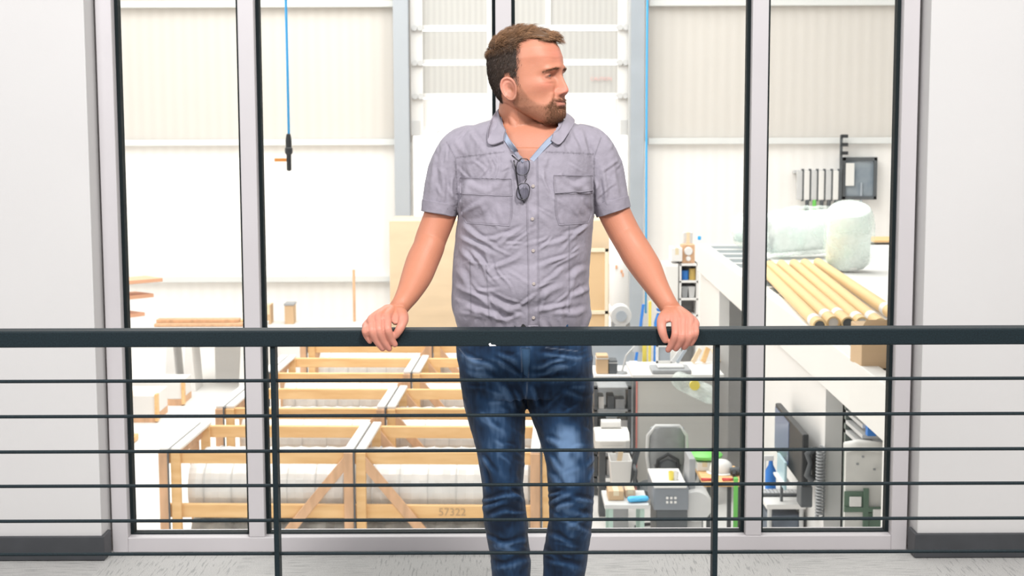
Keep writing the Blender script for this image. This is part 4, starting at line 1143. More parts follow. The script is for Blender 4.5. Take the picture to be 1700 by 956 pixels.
# ------------------------------------------------------------------ timber crates with wrapped rolls
def crate(x0, x1, Y0, Y1, zt, label, rolls=True, writing=False):
    cx = (x0+x1)/2; t = thing('timber_crate', label, 'crate', (cx, (Y0+Y1)/2, ZF), group='timber crates on the workshop floor')
    W_ = x1-x0; D = Y1-Y0; H = zt-ZF; hw = W_/2; hd = D/2; zb_ = .40*H
    bw = .12
    def B(name, mb, m=m_pine, par=None, label=None): return build(name, mb, m, par or t, .006, label=label, seg=1)
    for s, nm in ((-1, 'front'), (1, 'rear')):
        y = s*(hd-.03)
        B('top_beam', MB().bx(-hw, hw, y-.03, y+.03, H-bw, H))
        B('middle_beam', MB().bx(-hw, hw, y-.028, y+.028, .52*H-.07, .52*H+.06))
        B('bottom_beam', MB().bx(-hw, hw, y-.028, y+.028, .02, .14))
        for x in (-hw+.07, 0, hw-.07):
            for q0_, q1_, mm_ in ((-.105, -.012, m_pine2), (.012, .105, m_pine)): B('post', MB().bx(x+q0_, x+q1_, y-.075, y-.03, 0, H), mm_)
        B('brace', MB().beam((-.06, y-.052, H-.06), (-hw*.52, y-.052, .05), .095, .035, (0, 1, 0)).beam((.06, y-.052, H-.06), (hw*.52, y-.052, .05), .095, .035, (0, 1, 0)), m_pine2)
    # straps wrap over and down the front
    for x in (-hw+.07, 0, hw-.07):
        B('top_strip', MB().bx(x-.100, x-.012, -hd-.02, hd+.02, H+.001, H+.035), m_white); B('top_strip', MB().bx(x+.012, x+.100, -hd-.02, hd+.02, H+.001, H+.035), m_white)
        B('strap', MB().bx(x-.009, x+.009, -hd-.085, -hd-.078, .0, H+.03).bx(x-.009, x+.009, -hd-.08, hd+.03, H+.004, H+.012), m_dk)
    for x in (-hw+.07, hw-.07):
        B('side_beam', MB().bx(x-.03, x+.03, -hd+.06, hd-.06, H-bw, H-.005), m_pine2); B('side_beam', MB().bx(x-.03, x+.03, -hd+.06, hd-.06, .05, .14), m_pine2)
    if rolls:
        r = .265; zc = .78
        for y in (-hd+.06+r+.04, hd-.06-r-.04):
            p = []; n = 44
            for k in range(n+1):
                x = -hw+.2+(W_-.4)*k/n; p.append((r+(.006 if k % 2 else -.004), x))
            prof = [(.001, p[0][1])]+p+[(.001, p[-1][1])]
            ro_ = build('wrapped_roll', MB().lathe(prof, 28, (0, y, zc), 'x'), m_wrap, t, label='white plastic-wrapped roll')
            rings_ = MB()
            for k in range(12):
                x = -hw+.35+(W_-.7)*k/11
                rings_.lathe([(r+.004, -.006), (r+.011, -.006), (r+.011, .006), (r+.004, .006)], 28, (x, y, zc), 'x')
            build('band', rings_, m_lg, ro_)
            build('lower_bundle', MB().lathe([(.001, -hw+.2)]+[(.205+.02*math.sin(k*2.1), -hw+.2+(W_-.4)*k/40) for k in range(41)]+[(.001, hw-.2)], 20, (0, y, .27), 'x'), mat('grey_foil_wrap', (.45, .44, .42), .35, var=.5, vscale=7), t, label='grey foil-wrapped bundle')
    if writing:
        me_ = textmesh('57322', .105, .0008); o = link('marking', me_, mat('pencil_grey', (.50, .33, .19), .8), t); o.rotation_euler = (R(90), 0, R(0))
        o.location = (hw*.50, -hd-.003, .52*H-.005); o['label'] = 'hand-written digits 57322 on the beam'
    t.rotation_euler = (0, 0, R(-2.0))
    return t
m_wrap = mat('stretch_wrapped_plastic', (.78, .775, .77), .35, var=.12, vscale=6, coat=.3)
Ycr = [(14.0, 15.25), (16.15, 17.4), (18.45, 19.7), (20.9, 22.1)]
labs = ['nearest timber crate of wrapped white rolls, digits written on its beam', 'second timber crate from the window, behind the one with written digits',
        'third timber crate from the window, in the middle of the workshop row', 'farthest timber crate of the row, just under the hand rail line']
cw = 3.67
zt = P(590, 750, 14.0).z
for i, (a, b) in enumerate(Ycr):
    cxp = -1.47+.055*(a-14.0)
    crate(cxp-cw/2, cxp+cw/2, a, b, zt, labs[i], True, i == 0)
# short crates continuing left behind
# ---- white wrapped boxes on the left
def parcel(x0, x1, y0, y1, Y0, Y1, label, trim=True):
    a = P(x0, y0, Y0); b = P(x1, y1, Y0); t = thing('white_carton', label, 'carton', ((a.x+b.x)/2, (Y0+Y1)/2, ZF), group=None)
    z0 = ZF; z1 = a.z
    build('carton_body', MB().bx(a.x, b.x, Y0, Y1, z0+.10, z1), m_white, t, .012, world=True)
    if trim:
        build('timber_edge', MB().bx(b.x, b.x+.04, Y0-.03, Y0+.10, z0+.02, z1+.02), m_pine, t, .005, world=True)
    build('pallet', MB().bx(a.x, b.x, Y0, Y1, z0, z0+.1), m_pine2, t, .005, world=True)
    return t
parcel(100, 258, 657, 700, 21.4, 22.2, 'long white carton with wooden edging at the far left of the floor')
parcel(150, 302, 634, 668, 22.7, 23.4, 'white carton with a wooden end frame behind the long edged carton')
tb = thing('pallet_truck', 'small dark pallet truck head with orange pad at the left edge of the floor', 'truck', tuple(PZ(206, 735, ZF)))
q0 = PZ(206, 735, ZF)
build('frame', MB().box(q0+Vector((0, 0, .35)), (.12, .25, .5)), m_gr, tb, .01, world=True)
build('pad', MB().box(q0+Vector((-.03, 0, .64)), (.26, .35, .10)), m_ora if False else m_pine, tb, .01, world=True)
build('foot', MB().box(q0+Vector((0, 0, .05)), (.30, .4, .08)), m_pine, tb, .01, world=True)
build('wheel', MB().lathe([(.001, -.03), (.09, -.03), (.09, .03), (.001, .03)], 16, (q0.x+.09, q0.y-.15, q0.z+.26), 'x'), m_dk, tb, world=True)
# ---- trestle with stacked boards
def board(a, b, w_, h_, m, label, grp=None, nm='board', cat='board'):
    o = build(nm, MB().beam(a, b, w_, h_), m, None, .003, seg=1); tag(o, label, cat, grp); return o
ZT_ = P(300, 533, 24.2).z
tr = thing('trestle_table', 'white trestle bench under the stack of long boards at left', 'trestle', (P(335, 560, 24.2).x, 24.2, ZF))
H_ = ZT_-.05-ZF; x0 = P(262, 533, 24.2).x-tr.location.x; x1 = P(440, 533, 24.2).x-tr.location.x
build('top', MB().bx(x0, x1, -.4, .4, H_-.05, H_), m_white, tr, .01)
for x in (x0+.25, x0+.55, x1-.3):
    build('leg', MB().add([(x-.10, -.3, 0), (x+.10, -.3, 0), (x+.035, -.3, H_-.05), (x-.035, -.3, H_-.05), (x-.10, .3, 0), (x+.10, .3, 0), (x+.035, .3, H_-.05), (x-.035, .3, H_-.05)],
          [(0, 1, 2, 3), (4, 7, 6, 5), (0, 4, 5, 1), (1, 5, 6, 2), (2, 6, 7, 3), (3, 7, 4, 0)]), m_white, tr, .01)
for i, (xa, xb, dy, dz) in enumerate([(258, 405, -.25, .0), (268, 430, .1, .0), (262, 398, -.1, .05)]):
    a = P(xa, 533, 24.2+dy); b = P(xb, 533, 24.2+dy); a.z = b.z = ZT_+dz-.02
    board(a, b, .22, .045, m_pine2 if i != 1 else m_pine, ['front brown board lying on the white trestle bench', 'rear yellow board lying on the white trestle bench', 'upper brown board stacked on the white trestle bench'][i], 'boards on the trestle bench')
# cantilever rack at far left with boards sticking out
ra = thing('storage_rack', 'white cantilever rack at the left holding long orange boards', 'rack', (P(150, 500, 20).x, 21.0, ZF))
build('upright', MB().bx(-.08, .08, .0, .12, 0, 2.4), m_white, ra, .01)
bd = [(185, 256, 471, 464), (185, 240, 497, 491), (185, 224, 528, 524)]
for i, (xa, xb, ya, yb) in enumerate(bd):
    a = P(60, ya+6, 19.4); b = P(xb, yb, 20.6)
    zz = (a.z+b.z)/2
    build('arm', MB().bx(-.05, .05, -1.6, .05, zz-.075-ZF, zz-.03-ZF), m_white, ra, .005)
    board(Vector((a.x, a.y, zz)), Vector((b.x, b.y, zz)), .45, .05, m_ora2 if 'm_ora2' in globals() else mat('red_stained_timber', (.70, .38, .24), .6), ['topmost red-edged board on the left rack', 'middle red-edged board on the left rack', 'lowest short red-edged board on the left rack'][i], 'boards on the cantilever rack')
# small things along the far wall at left
def crumb(nm, cat, label, x0, x1, y0, y1, Y, m, dep=.4, bev=.01, base=None):
    a = P(x0, y0, Y); b = P(x1, y1, Y); o = build(nm, MB().bx(a.x, b.x, Y, Y+dep, b.z if base is None else base, a.z), m, None, bev, seg=2); tag(o, label, cat); return o
sh_ = thing('low_cabinet', 'long low white counter along the far wall left of the man', 'counter', (P(500, 540, 25).x, 25, ZF))
zc = P(500, 538, 25).z
build('carcass', MB().bx(-1.4, 3.0, -.3, .5, 0, zc-ZF-.04), m_white, sh_, .01); build('worktop', MB().bx(-1.45, 3.05, -.34, .5, zc-ZF-.04, zc-ZF), m_offw, sh_, .008)
def box_thing(nm, cat, label, x0, x1, y0, Y, zbase, m, dep=.35, flaps=True, lid=None):
    a = P(x0, y0, Y); b = P(x1, y0, Y); t = thing(nm, label, cat, ((a.x+b.x)/2, Y+dep/2, zbase)); h_ = a.z-zbase; w_ = b.x-a.x
    build('box_body', MB().bx(-w_/2, w_/2, -dep/2, dep/2, 0, h_*(.94 if lid else 1)), m, t, .008)
    if lid: build('lid', MB().bx(-w_/2-.01, w_/2+.01, -dep/2-.01, dep/2+.01, h_*.90, h_), lid, t, .006)
    else: build('tape', MB().bx(-.025, .025, -dep/2-.001, dep/2+.001, h_*.5, h_+.001), mat('packing_tape', (.75, .64, .45), .3), t)
    return t
box_thing('small_box', 'box', 'grey and brown box on the long white counter', 472, 487, 504, 25, zc, m_card, .3, lid=m_gr)
box_thing('small_box', 'box', 'narrow orange-brown box at the left end of the white counter', 441, 449, 506, 25, zc, m_card, .3)
st_ = build('timber_offcut', MB().bx(P(585, 450, 25.3).x, P(589, 450, 25.3).x, 25.3, 25.35, zc, P(587, 448, 25.3).z), m_pine2, None, .003); tag(st_, 'thin reddish timber stick upright on the white counter', 'stick')

# ---- plywood enclosure behind the man
pw = thing('plywood_crate', 'big pale plywood case standing behind the man', 'crate', (P(828, 450, 23).x, 23.4, ZF))
ax0 = P(646, 368, 23).x-pw.location.x; ax1 = P(1012, 368, 23).x-pw.location.x; zh = P(828, 366, 23).z-ZF
build('panel', MB().bx(ax0, ax1, -.4, .8, .1, zh), m_ply, pw, .008)
build('skid', MB().bx(ax0, ax0+.15, -.4, .8, 0, .1).bx(ax1-.15, ax1, -.4, .8, 0, .1).bx(-.08, .08, -.4, .8, 0, .1), m_pine2, pw)
fp = thing('framed_panel', 'light wood-framed plywood panel leaning on the big plywood case', 'panel', (P(975, 450, 22.8).x, 22.8, ZF))
xa = P(935, 412, 22.8).x-fp.location.x; xb = P(1010, 412, 22.8).x-fp.location.x; zt1 = P(975, 412, 22.8).z-ZF; zb1 = 0
build('board', MB().bx(xa, xb, -.02, .02, zb1, zt1), mat('orange_ply', (.72, .50, .28), .6), fp)
fw = .055
build('frame', MB().bx(xa, xb, -.05, -.02, zt1-fw, zt1).bx(xa, xa+fw, -.05, -.02, zb1, zt1).bx(xb-fw, xb, -.05, -.02, zb1, zt1).bx(xa, xb, -.05, -.02, P(975, 515, 22.8).z-ZF-fw, P(975, 515, 22.8).z-ZF), mat('pale_batten', (.86, .76, .58), .6), fp, .004)

# ---- blue air hoses
def hose(px, y0, y1, Y, r, label, fitting=True):
    a = P(px, y0, Y); b = P(px+1, y1, Y); b.x = a.x
    t = thing('air_hose', label, 'hose', tuple(b))
    a.z = TOPZ-.5
    build('tube', MB().tube([a+(b-a)*k/8+Vector((.004*math.sin(k), 0, 0)) for k in range(9)], r, 10), m_cyan, t, smooth=True, world=True)
    if fitting:
        build('coupling', MB().lathe([(.001, .16), (.02, .15), (.028, .10), (.028, .03), (.036, .02), (.036, -.02), (.022, -.04), (.022, -.18), (.001, -.19)], 14, tuple(b)), m_blk, t, world=True)
        build('valve_lever', MB().bx(b.x-.13, b.x-.02, Y-.03, Y-.01, b.z-.10, b.z-.07), m_ora, t, .004, world=True)
    return t
hose(474.5, 0, 250, 14.0, .012, 'bright blue air hose hanging with a black coupling left of the man')
hose(1075, 0, 520, 24, .017, 'pale blue hose hanging beside the steel column right of the man', False)

# ------------------------------------------------------------------ mezzanine over the small office
ZM = 0.0
def edgeZ(px, py, z): return PZ(px, py, z)
A0 = PZ(1166, 407, ZM); A1 = PZ(1477, 637, ZM)     # far, near points of the deck edge
dirm = (A0-A1); dirm.z = 0; dirm.normalize(); prp = Vector((dirm.y, -dirm.x, 0))  # to the right
if prp.x < 0: prp = -prp
NEAR = A1-dirm*1.2; FAR = A0.copy()
Lm = (FAR-NEAR).length
def ML(s, r, z): v = NEAR+dirm*s+prp*r; return Vector((v.x, v.y, z))
def mbx(mb, s0, s1, r0_, r1_, z0, z1):
    v = [ML(s, r, z) for z in (z0, z1) for r in (r0_, r1_) for s in (s0, s1)]
    return mb.add(v, [(0, 2, 3, 1), (4, 5, 7, 6), (0, 1, 5, 4), (2, 6, 7, 3), (0, 4, 6, 2), (1, 3, 7, 5)])
def s_of(px, py, z):   # arclength where the image ray meets the fascia's vertical plane
    d = ray(px, py); o_ = Vector((0, 0, CAMH)); n = prp; k = (NEAR-o_).dot(n)/d.dot(n); v = o_+d*k
    return (v-NEAR).dot(dirm), v.z
sN, zb1 = s_of(1477, 733, 0); sF, zb2 = s_of(1188, 467, 0); zfb = (zb1+zb2)/2
struct('trim_8', mbx(MB(), -1, Lm, -.06, .06, zfb, .02), m_offw, .006)
struct('ceiling_office', mbx(MB(), -1, Lm, .06, 4.5, -.22, -.02), m_offw)
# deck: grey grating strip by the edge, white boards beyond
m_grate = mat('grey_grating', (.22, .25, .26), .6)
gm = MB(); mbx(gm, -1, Lm, .10, .55, -.02, -.008); 
struct('floor_mezzanine', gm, m_grate)
gb = MB()
s = -.9
while s < Lm: mbx(gb, s, s+.10, .08, .58, -.008, .004); s += .62
struct('trim_9', gb, m_white)
struct('floor_mezzanine_inner', mbx(MB(), -1, Lm, .58, 4.5, -.02, .0), m_white)
for i in range(9):
    struct('trim_%d' % (11+i), mbx(MB(), -.8+i*.62, -.8+i*.62+.05, 1.35, 4.3, .0, .006), m_lg)
# walls of the office below: flush from s_a to s_b
sa, _ = s_of(1376, 636, 0); sb, _ = s_of(1186, 500, 0); sc_, _ = s_of(1212, 560, 0)
sdoorF, _ = s_of(1197, 490, 0); sdoorN, _ = s_of(1262, 560, 0)
struct('wall_office_side', mbx(mbx(MB(), sa, sdoorN, -.02, .10, ZF, zfb), sdoorF, Lm, -.02, .10, ZF, zfb), m_white)
struct('wall_office_far', mbx(MB(), Lm-.1, Lm, .1, 4.5, ZF, zfb), m_white)
struct('wall_office_partition', mbx(MB(), sa, sa+.12, .10, 4.5, ZF, zfb), m_offw)
struct('wall_office_right', mbx(MB(), -1, Lm, 3.4, 3.5, ZF, zfb), m_lg)
# pillar in the near bay
struct('trim_10', mbx(MB(), s_of(1499, 700, 0)[0], s_of(1477, 700, 0)[0], -.04, .10, ZF, zfb), m_white)
# doorway leaf in the far opening
dr = thing('office_door', 'grey office door standing in the opening under the mezzanine', 'door', tuple(ML((sdoorN+sdoorF)/2, .3, ZF)))
b = MB(); mbx(b, sdoorN+.05, sdoorF-.25, .30, .34, ZF+.01, zfb-.05); build('leaf', b, m_gr, dr, world=True)
b = MB(); mbx(b, sdoorF-.9, sdoorF-.8, .27, .30, -1.1, -.8); build('handle_plate', b, m_blk, dr, world=True)
# pipe on the wall next to the door
# ---- wall things on the flush office wall
def onwall(px, py): s_, z_ = s_of(px, py, 0); return s_, z_
# television on a bracket, screen faces the room
def obx(mb, c, u, n, w_, d, h_):
    rot = Matrix((u, n, Vector((0, 0, 1)))).transposed(); return mb.box(c, (w_, d, h_), rot)
def s_off(px, py, off):
    d = ray(px, py); o_ = Vector((0, 0, CAMH)); b_ = NEAR+prp*off; k = (b_-o_).dot(prp)/d.dot(prp); v = o_+d*k
    return (v-NEAR).dot(dirm), v.z
TO = -.16
sa_, za_ = s_off(1287, 672, TO); sb_2, zb_2 = s_off(1331, 775, TO)
zt_m = (za_+s_off(1331, 716, TO)[1])/2; zb_m = s_off(1290, 752, TO)[1]
cT = ML((sa_+sb_2)/2, TO, (zt_m+zb_m)/2); hT = zt_m-zb_m
tv = thing('monitor', 'black flat screen on the office side wall above the small desk', 'monitor', tuple(cT))
b = MB(); mbx(b, sb_2, sa_, TO, TO+.05, zb_m, zt_m); build('case', b, m_blk, tv, .01, world=True)
b = MB(); mbx(b, sb_2+(sa_-sb_2)*.45, sa_-.03, TO-.006, TO, zb_m+.03, zt_m-.03); build('screen', b, mat('blue_grey_screen', (.20, .24, .36), .12), tv, world=True)
b = MB(); mbx(b, (sa_+sb_2)/2-.05, (sa_+sb_2)/2+.05, TO+.05, -.02, (zb_m+zt_m)/2-.05, (zb_m+zt_m)/2+.05); build('wall_arm', b, m_dk, tv, .005, world=True)
b = MB(); mbx(b, sb_2+.02, sb_2+.20, TO+.0, TO+.09, zb_m-.17, zb_m-.005); build('speaker_box', b, m_dk, tv, .01, world=True)
tvdir = dirm; nT = -prp
wd = thing('wall_desk', 'narrow white desk at the office side wall below the black flat screen', 'desk', (P(1298, 830, 11.9).x, 11.9, ZF))
zd = P(1298, 832, 11.7).z
xw0 = P(1262, 836, 11.9).x-wd.location.x; xw1 = P(1326, 836, 11.9).x-wd.location.x
build('desktop', MB().bx(xw0, xw1, -.3, .3, zd-ZF-.04, zd-ZF), m_white, wd, .006)
for x in (xw0+.03, xw1-.03):
    for y in (-.27, .27): build('leg', MB().cyl((x, y, 0), (x, y, zd-ZF-.04), .018, 10), m_lg, wd)
build('drawer_unit', MB().bx(xw0+.02, xw0+.28, -.25, .25, .02, zd-ZF-.1), mat('dark_blue_grey', (.14, .17, .22), .5, var=.3, vscale=9), wd, .008)
def bottle(px, py, Y, h_, r, m, label, zbase):
    p = P(px, py, Y); o = thing('spray_bottle', label, 'bottle', (p.x, Y, zbase))
    build('bottle_body', MB().lathe([(.001, 0), (r, .0), (r, h_*.55), (r*.45, h_*.72), (r*.35, h_*.85), (.001, h_*.85)], 16), m, o, smooth=False, autos=True)
    build('trigger', MB().bx(-r*1.3, r*.5, -.012, .012, h_*.85, h_).bx(-r*1.2, -r*.9, -.01, .01, h_*.6, h_*.85), m_white, o, .003)
bottle(1279, 812, 12.1, .28, .045, m_blue, 'blue spray bottle on the narrow white desk', zd)
kb = thing('keyboard', 'grey keyboard lying on the narrow white desk', 'keyboard', (P(1291, 838, 11.9).x, 11.92, zd+.001))
build('keyboard_base', MB().bx(-.20, .20, -.08, .08, 0, .022), m_dk, kb, .005)
kk = MB()
for i in range(12):
    for j in range(4): kk.bx(-.185+i*.031, -.160+i*.031, -.065+j*.034, -.038+j*.034, .022, .030)
build('keys', kk, m_lg, kb)
pt_ = thing('paper_tray', 'pale blue tray tilted below the flat screen', 'tray', tuple(P(1302, 790, 11.7)))
build('tray_base', obx(MB(), P(1298, 782, 11.7), tvdir, nT, .36, .02, .22), mat('pale_blue_plastic', (.42, .60, .66), .3), pt_, .004, world=True)
build('tray_lip', obx(MB(), P(1298, 794, 11.68), tvdir, nT, .36, .08, .02), m_white, pt_, .004, world=True)
build('tray_stand', MB().cyl(P(1298, 794, 11.7), Vector((P(1298, 794, 11.7).x, 11.7, zd)), .012, 10), m_dk, pt_, world=True)
# telephone and coiled cord on the wall
s_, z_ = s_off(1351, 768, -.07); ph = thing('telephone', 'black wall telephone on the white office wall', 'telephone', tuple(ML(s_, -.04, z_)))
b = MB(); mbx(b, s_-.11, s_+.11, -.065, -.02, z_-.13, z_+.10); build('phone_base', b, m_blk, ph, .01, world=True)
b = MB(); b.tube([ML(s_-.02, -.075, z_+.11), ML(s_-.02, -.12, z_+.07), ML(s_-.02, -.10, z_), ML(s_-.02, -.12, z_-.09), ML(s_-.02, -.075, z_-.13)], [.03, .028, .018, .028, .03], 12); build('handset', b, m_dk, ph, smooth=True, world=True)
s_, z0_ = s_off(1363, 742, -.06); _, z1_ = s_off(1363, 862, -.06); pts = []
for k in range(260):
    t = k/259; a = t*2*math.pi*22; pts.append(ML(s_+.05*math.cos(a), -.06+.028*math.sin(a), z0_+(z1_-z0_)*t))
o = build('coiled_cable', MB().tube(pts, .008, 6), m_gr, None, smooth=True); tag(o, 'grey coiled cable hanging down the white office wall beside the telephone', 'cable')
# near bay: shelving, board, green frames
sW = sN-.1
bay = thing('storage_shelving', 'dark shelving with stacked trays in the bay under the mezzanine', 'shelving', tuple(ML(sa-.5, .9, ZF)))
sJ, _ = s_of(1401, 700, 0); YJ = ML(sJ, .1, 0).y; YS = YJ-.55
def bayp(x, y, Y=YS): return P(x, y, Y)
_x0 = ML(sJ-.9, .12, 0).x
xa = P(1404, 700, YS+.5).x+.1; xb = xa+.75
bt = MB(); z_lo = bayp(1440, 740).z; z_hi = bayp(1440, 650).z
build('carcass', MB().bx(xa-.1, xb+.5, YS+.55, YS+.6, ZF, z_hi+.05).bx(xa-.1, xa-.07, YS+.5, YS+.6, ZF, z_hi+.05).bx(xb+.45, xb+.5, YS, YS+.6, ZF, z_hi+.05), mat('dark_grey_green', (.12, .15, .14), .5), bay, world=True)
for yy in (673, 690, 707, 724, 741):
    z = bayp(1440, yy).z
    shf = build('shelf', MB().bx(xa-.1, xb+.5, YS, YS+.56, z-.015, z+.01), m_lg, bay, world=True)
    build('tray', MB().bx(xa, xa+.35, YS+.02, YS+.4, z+.011, z+.055).bx(xa+.42, xb+.2, YS+.02, YS+.4, z+.011, z+.055), m_gr, bay, .004, world=True)
bl = P(1437, 695, YS); o = build('blue_binder', MB().bx(bl.x+.0, bl.x+.06, YS-.06, YS+.0, bayp(1440, 724).z+.012, bayp(1440, 724).z+.24), m_blue, None, .005); tag(o, 'blue binder standing among the trays on the dark shelving', 'binder')
YNB = YS-.22
pb = thing('notice_board', 'pale worn board with green patches leaning under the dark shelving', 'board', tuple(P(1440, 880, YNB)))
m_scuff = mat('scuffed_white', (.74, .73, .70), .5, var=.18, vscale=4)
x0_ = P(1403, 800, YNB).x; x1_ = P(1476, 800, YNB).x; zT = P(1440, 742, YNB).z
pb.location = ((x0_+x1_)/2, YNB, ZF); ROOT[pb.name] = tuple(pb.location)
build('board', MB().bx(x0_, x1_+.1, YNB, (YNB+.04), ZF, zT), m_scuff, pb, .006, world=True)
m_dg = mat('dark_green_paint', (.10, .17, .12), .5)
def nb(x0, x1, y0, y1, y_, nm, m):
    a = P(x0, y0, YNB+y_); b = P(x1, y1, YNB+y_); return build(nm, MB().bx(a.x, b.x, YNB+y_, YNB+y_+.015, b.z, a.z), m, pb, .002, world=True)
nb(1402, 1435, 816, 850, -.02, 'green_panel', m_dg); nb(1402, 1476, 842, 850, -.035, 'green_rail', m_dg); nb(1434, 1441, 811, 895, -.036, 'green_stile', m_dg); nb(1442, 1476, 851, 895, -.02, 'green_panel', m_dg)
nb(1411, 1430, 825, 841, -.04, 'paper', m_white); nb(1450, 1471, 846, 859, -.055, 'paper', m_white)
for x_, y_ in ((1422, 769), (1431, 757), (1450, 778)): nb(x_, x_+4, y_, y_+3, -.012, 'scuff_mark', m_gr)
build('rolled_top', MB().tube([P(1404, 742, (YNB-.05)), P(1425, 738, (YNB-.1)), P(1450, 741, (YNB-.08)), P(1478, 745, (YNB-.05))], .035, 12), m_offw, pb, smooth=True, world=True)
# cardboard box on the mezzanine edge near the window
cb = PZ(1458, 622, ZM)
bx_ = thing('cardboard_box', 'brown cardboard box standing on the mezzanine edge near the tube ends', 'box', (PZ(1462, 620, .003).x+.14, PZ(1462, 620, .003).y+.35, .003))
build('box_body', MB().bx(-.22, .22, -.16, .16, 0, .27), m_card, bx_, .005); build('flap', MB().add([(-.22, -.16, .27), (.22, -.16, .27), (.22, -.27, .33), (-.22, -.27, .33), (-.22, -.16, .274), (.22, -.16, .274), (.22, -.27, .334), (-.22, -.27, .334)], [(0, 1, 2, 3), (4, 7, 6, 5), (0, 4, 5, 1), (1, 5, 6, 2), (2, 6, 7, 3), (3, 7, 4, 0)]), m_card, bx_)

# cardboard tubes
m_tube = mat('kraft_tube', (.80, .56, .28), .6, var=.06, vscale=2)
tubes = [((1262, 441), (1361, 541)), ((1278, 440), (1384, 536)), ((1297, 439), (1408, 537)), ((1318, 438), (1432, 537)), ((1336, 437), (1462, 539)), ((1358, 436), (1492, 527))]
tl = ['cardboard tube nearest the mezzanine edge, leftmost of the row', 'second cardboard tube from the mezzanine edge', 'third cardboard tube from the mezzanine edge', 'fourth cardboard tube from the mezzanine edge', 'fifth cardboard tube from the mezzanine edge, second from the right', 'rightmost cardboard tube of the row, beneath the wrapped foam roll']
for i, (a, b) in enumerate(tubes):
    r = .051; z = .02+r
    # ends on the deck plane raised by radius
    p = PZ(*a, z); q = PZ(*b, z)
    if i == 0: q = p+(q-p)*1.0
    t = thing('cardboard_tube', tl[i], 'tube', tuple((p+q)/2), group='cardboard tubes on the mezzanine')
    u = (q-p).normalized()
    sd = u.cross(Vector((0, 0, 1))); n = 20; prof = []
    def ring(c, rr): return [c+sd*(rr*math.cos(2*math.pi*k/n))+Vector((0, 0, 1))*(rr*math.sin(2*math.pi*k/n)) for k in range(n)]
    rings = [ring(p+u*.1, r-.012), ring(p, r-.012), ring(p, r), ring(q, r), ring(q, r-.012), ring(q-u*.1, r-.012)]
    build('tube', MB().loft(rings, True), m_tube, t, autos=True, world=True)
    build('end_plug', MB().loft([ring(q-u*.03, r-.0125), ring(q-u*.02, r-.0125)], True), m_white if i % 2 else m_dk, t, world=True)
    e = q-u*(.35+.12*(i % 3)); build('label', MB().loft([ring(e, r+.0012), ring(e+u*.16, r+.0012)], True), m_white, t, autos=True, world=True, label='white paper label')
# wrapped foam rolls in clear bags
m_foam = mat('white_foam', (.95, .955, .94), .7, var=.06, vscale=3, col2=(.84, .94, .89))
m_film1 = mat_film('clear_film', (.93, .98, .95), .30)
def bagmesh(c, ax_, L_, r, seed, squash=1.0, tail=0.25):
    n = 64; K = 40; u = Vector(ax_).normalized(); sd = u.cross(Vector((0, 0, 1))).normalized(); w_ = sd.cross(u); rings = []
    for i in range(K+1):
        t = i/K; x = (t-.5)*L_
        e = 1-abs(2*t-1)**5; rr = r*(.22+.78*max(0, e)**.5)
        ring = []
        for k in range(n):
            a = 2*math.pi*k/n
            nn = mnoise.noise(Vector((t*5+seed, math.cos(a)*1.8, math.sin(a)*1.8)))*.10+.05*mnoise.noise(Vector((t*16+seed, math.cos(a)*6, math.sin(a)*6)))
            q_ = rr*(1+nn); ring.append(Vector(c)+u*x+sd*(q_*math.cos(a))+w_*(q_*math.sin(a)*squash))
        rings.append(ring)
    return MB().loft(rings, True)
def foam(px, py, Y, ax_, L_, r, label, seed, foamr=.82, squash=1.0, upright=False):
    p = P(px, py, Y); t = thing('foam_roll', label, 'roll', (p.x, p.y, ZM))
    mb = bagmesh(p, ax_, L_, r, seed, squash); zmin = min(v[2] for v in mb.v); dz_ = .005-zmin
    mb.v = [(v[0], v[1], v[2]+dz_) for v in mb.v]; pc = p+Vector((0, 0, dz_))
    u = Vector(ax_).normalized(); sd = u.cross(Vector((0, 0, 1))).normalized(); w_ = sd.cross(u); n = 40
    def ring(x, rr): return [pc+u*x+sd*(rr*math.cos(2*math.pi*k/n))+w_*(rr*squash*math.sin(2*math.pi*k/n)) for k in range(n)]
    R_ = r*foamr; h2 = L_*.42
    build('foam_core', MB().loft([ring(-h2, R_*.15), ring(-h2, R_*.9), ring(-h2+.04, R_), ring(h2-.04, R_), ring(h2, R_*.9), ring(h2, R_*.15)], True), m_foam, t, autos=True, world=True)
    sp_ = [pc+u*(-h2-.004)+sd*(R_*(.12+.8*k/90)*math.cos(k*.55))+w_*(R_*squash*(.12+.8*k/90)*math.sin(k*.55)) for k in range(91)]
    build('roll_edge', MB().tube(sp_, .006, 6), m_lg, t, world=True)
    build('plastic_bag', mb, m_film1, t, smooth=True, world=True)
foam(1330, 397, 17.6, (1, .25, .05), 1.0, .285, 'wide foam roll in clear plastic lying behind the cardboard tubes', 1.3)
foam(1256, 397, 18.8, (1, -.4, 0), .62, .22, 'crumpled clear bag of foam left of the wide foam roll', 5.1, .7)
foam(1409, 402, 15.9, (-.05, -.38, 1), .74, .262, 'upright-leaning white foam roll in plastic at the right of the cardboard tubes', 8.7, .88)
# boards stacked behind
for i, y in enumerate((398, 408, 418, 428)):
    a = P(1448, y, 21); b = P(1560, y, 21)
    o = build('shelf_board', MB().bx(a.x, b.x, 20.9, 21.6, a.z-.03, a.z), [m_pine, m_gr, m_lg, m_offw][i], None, .004, seg=1); tag(o, ['yellow topmost board of the stack behind the leaning foam roll', 'dark grey board just below the yellow one in the far stack', 'light grey third board in the far stack', 'off-white lowest board in the far stack'][i], 'board', 'boards stacked on the mezzanine')
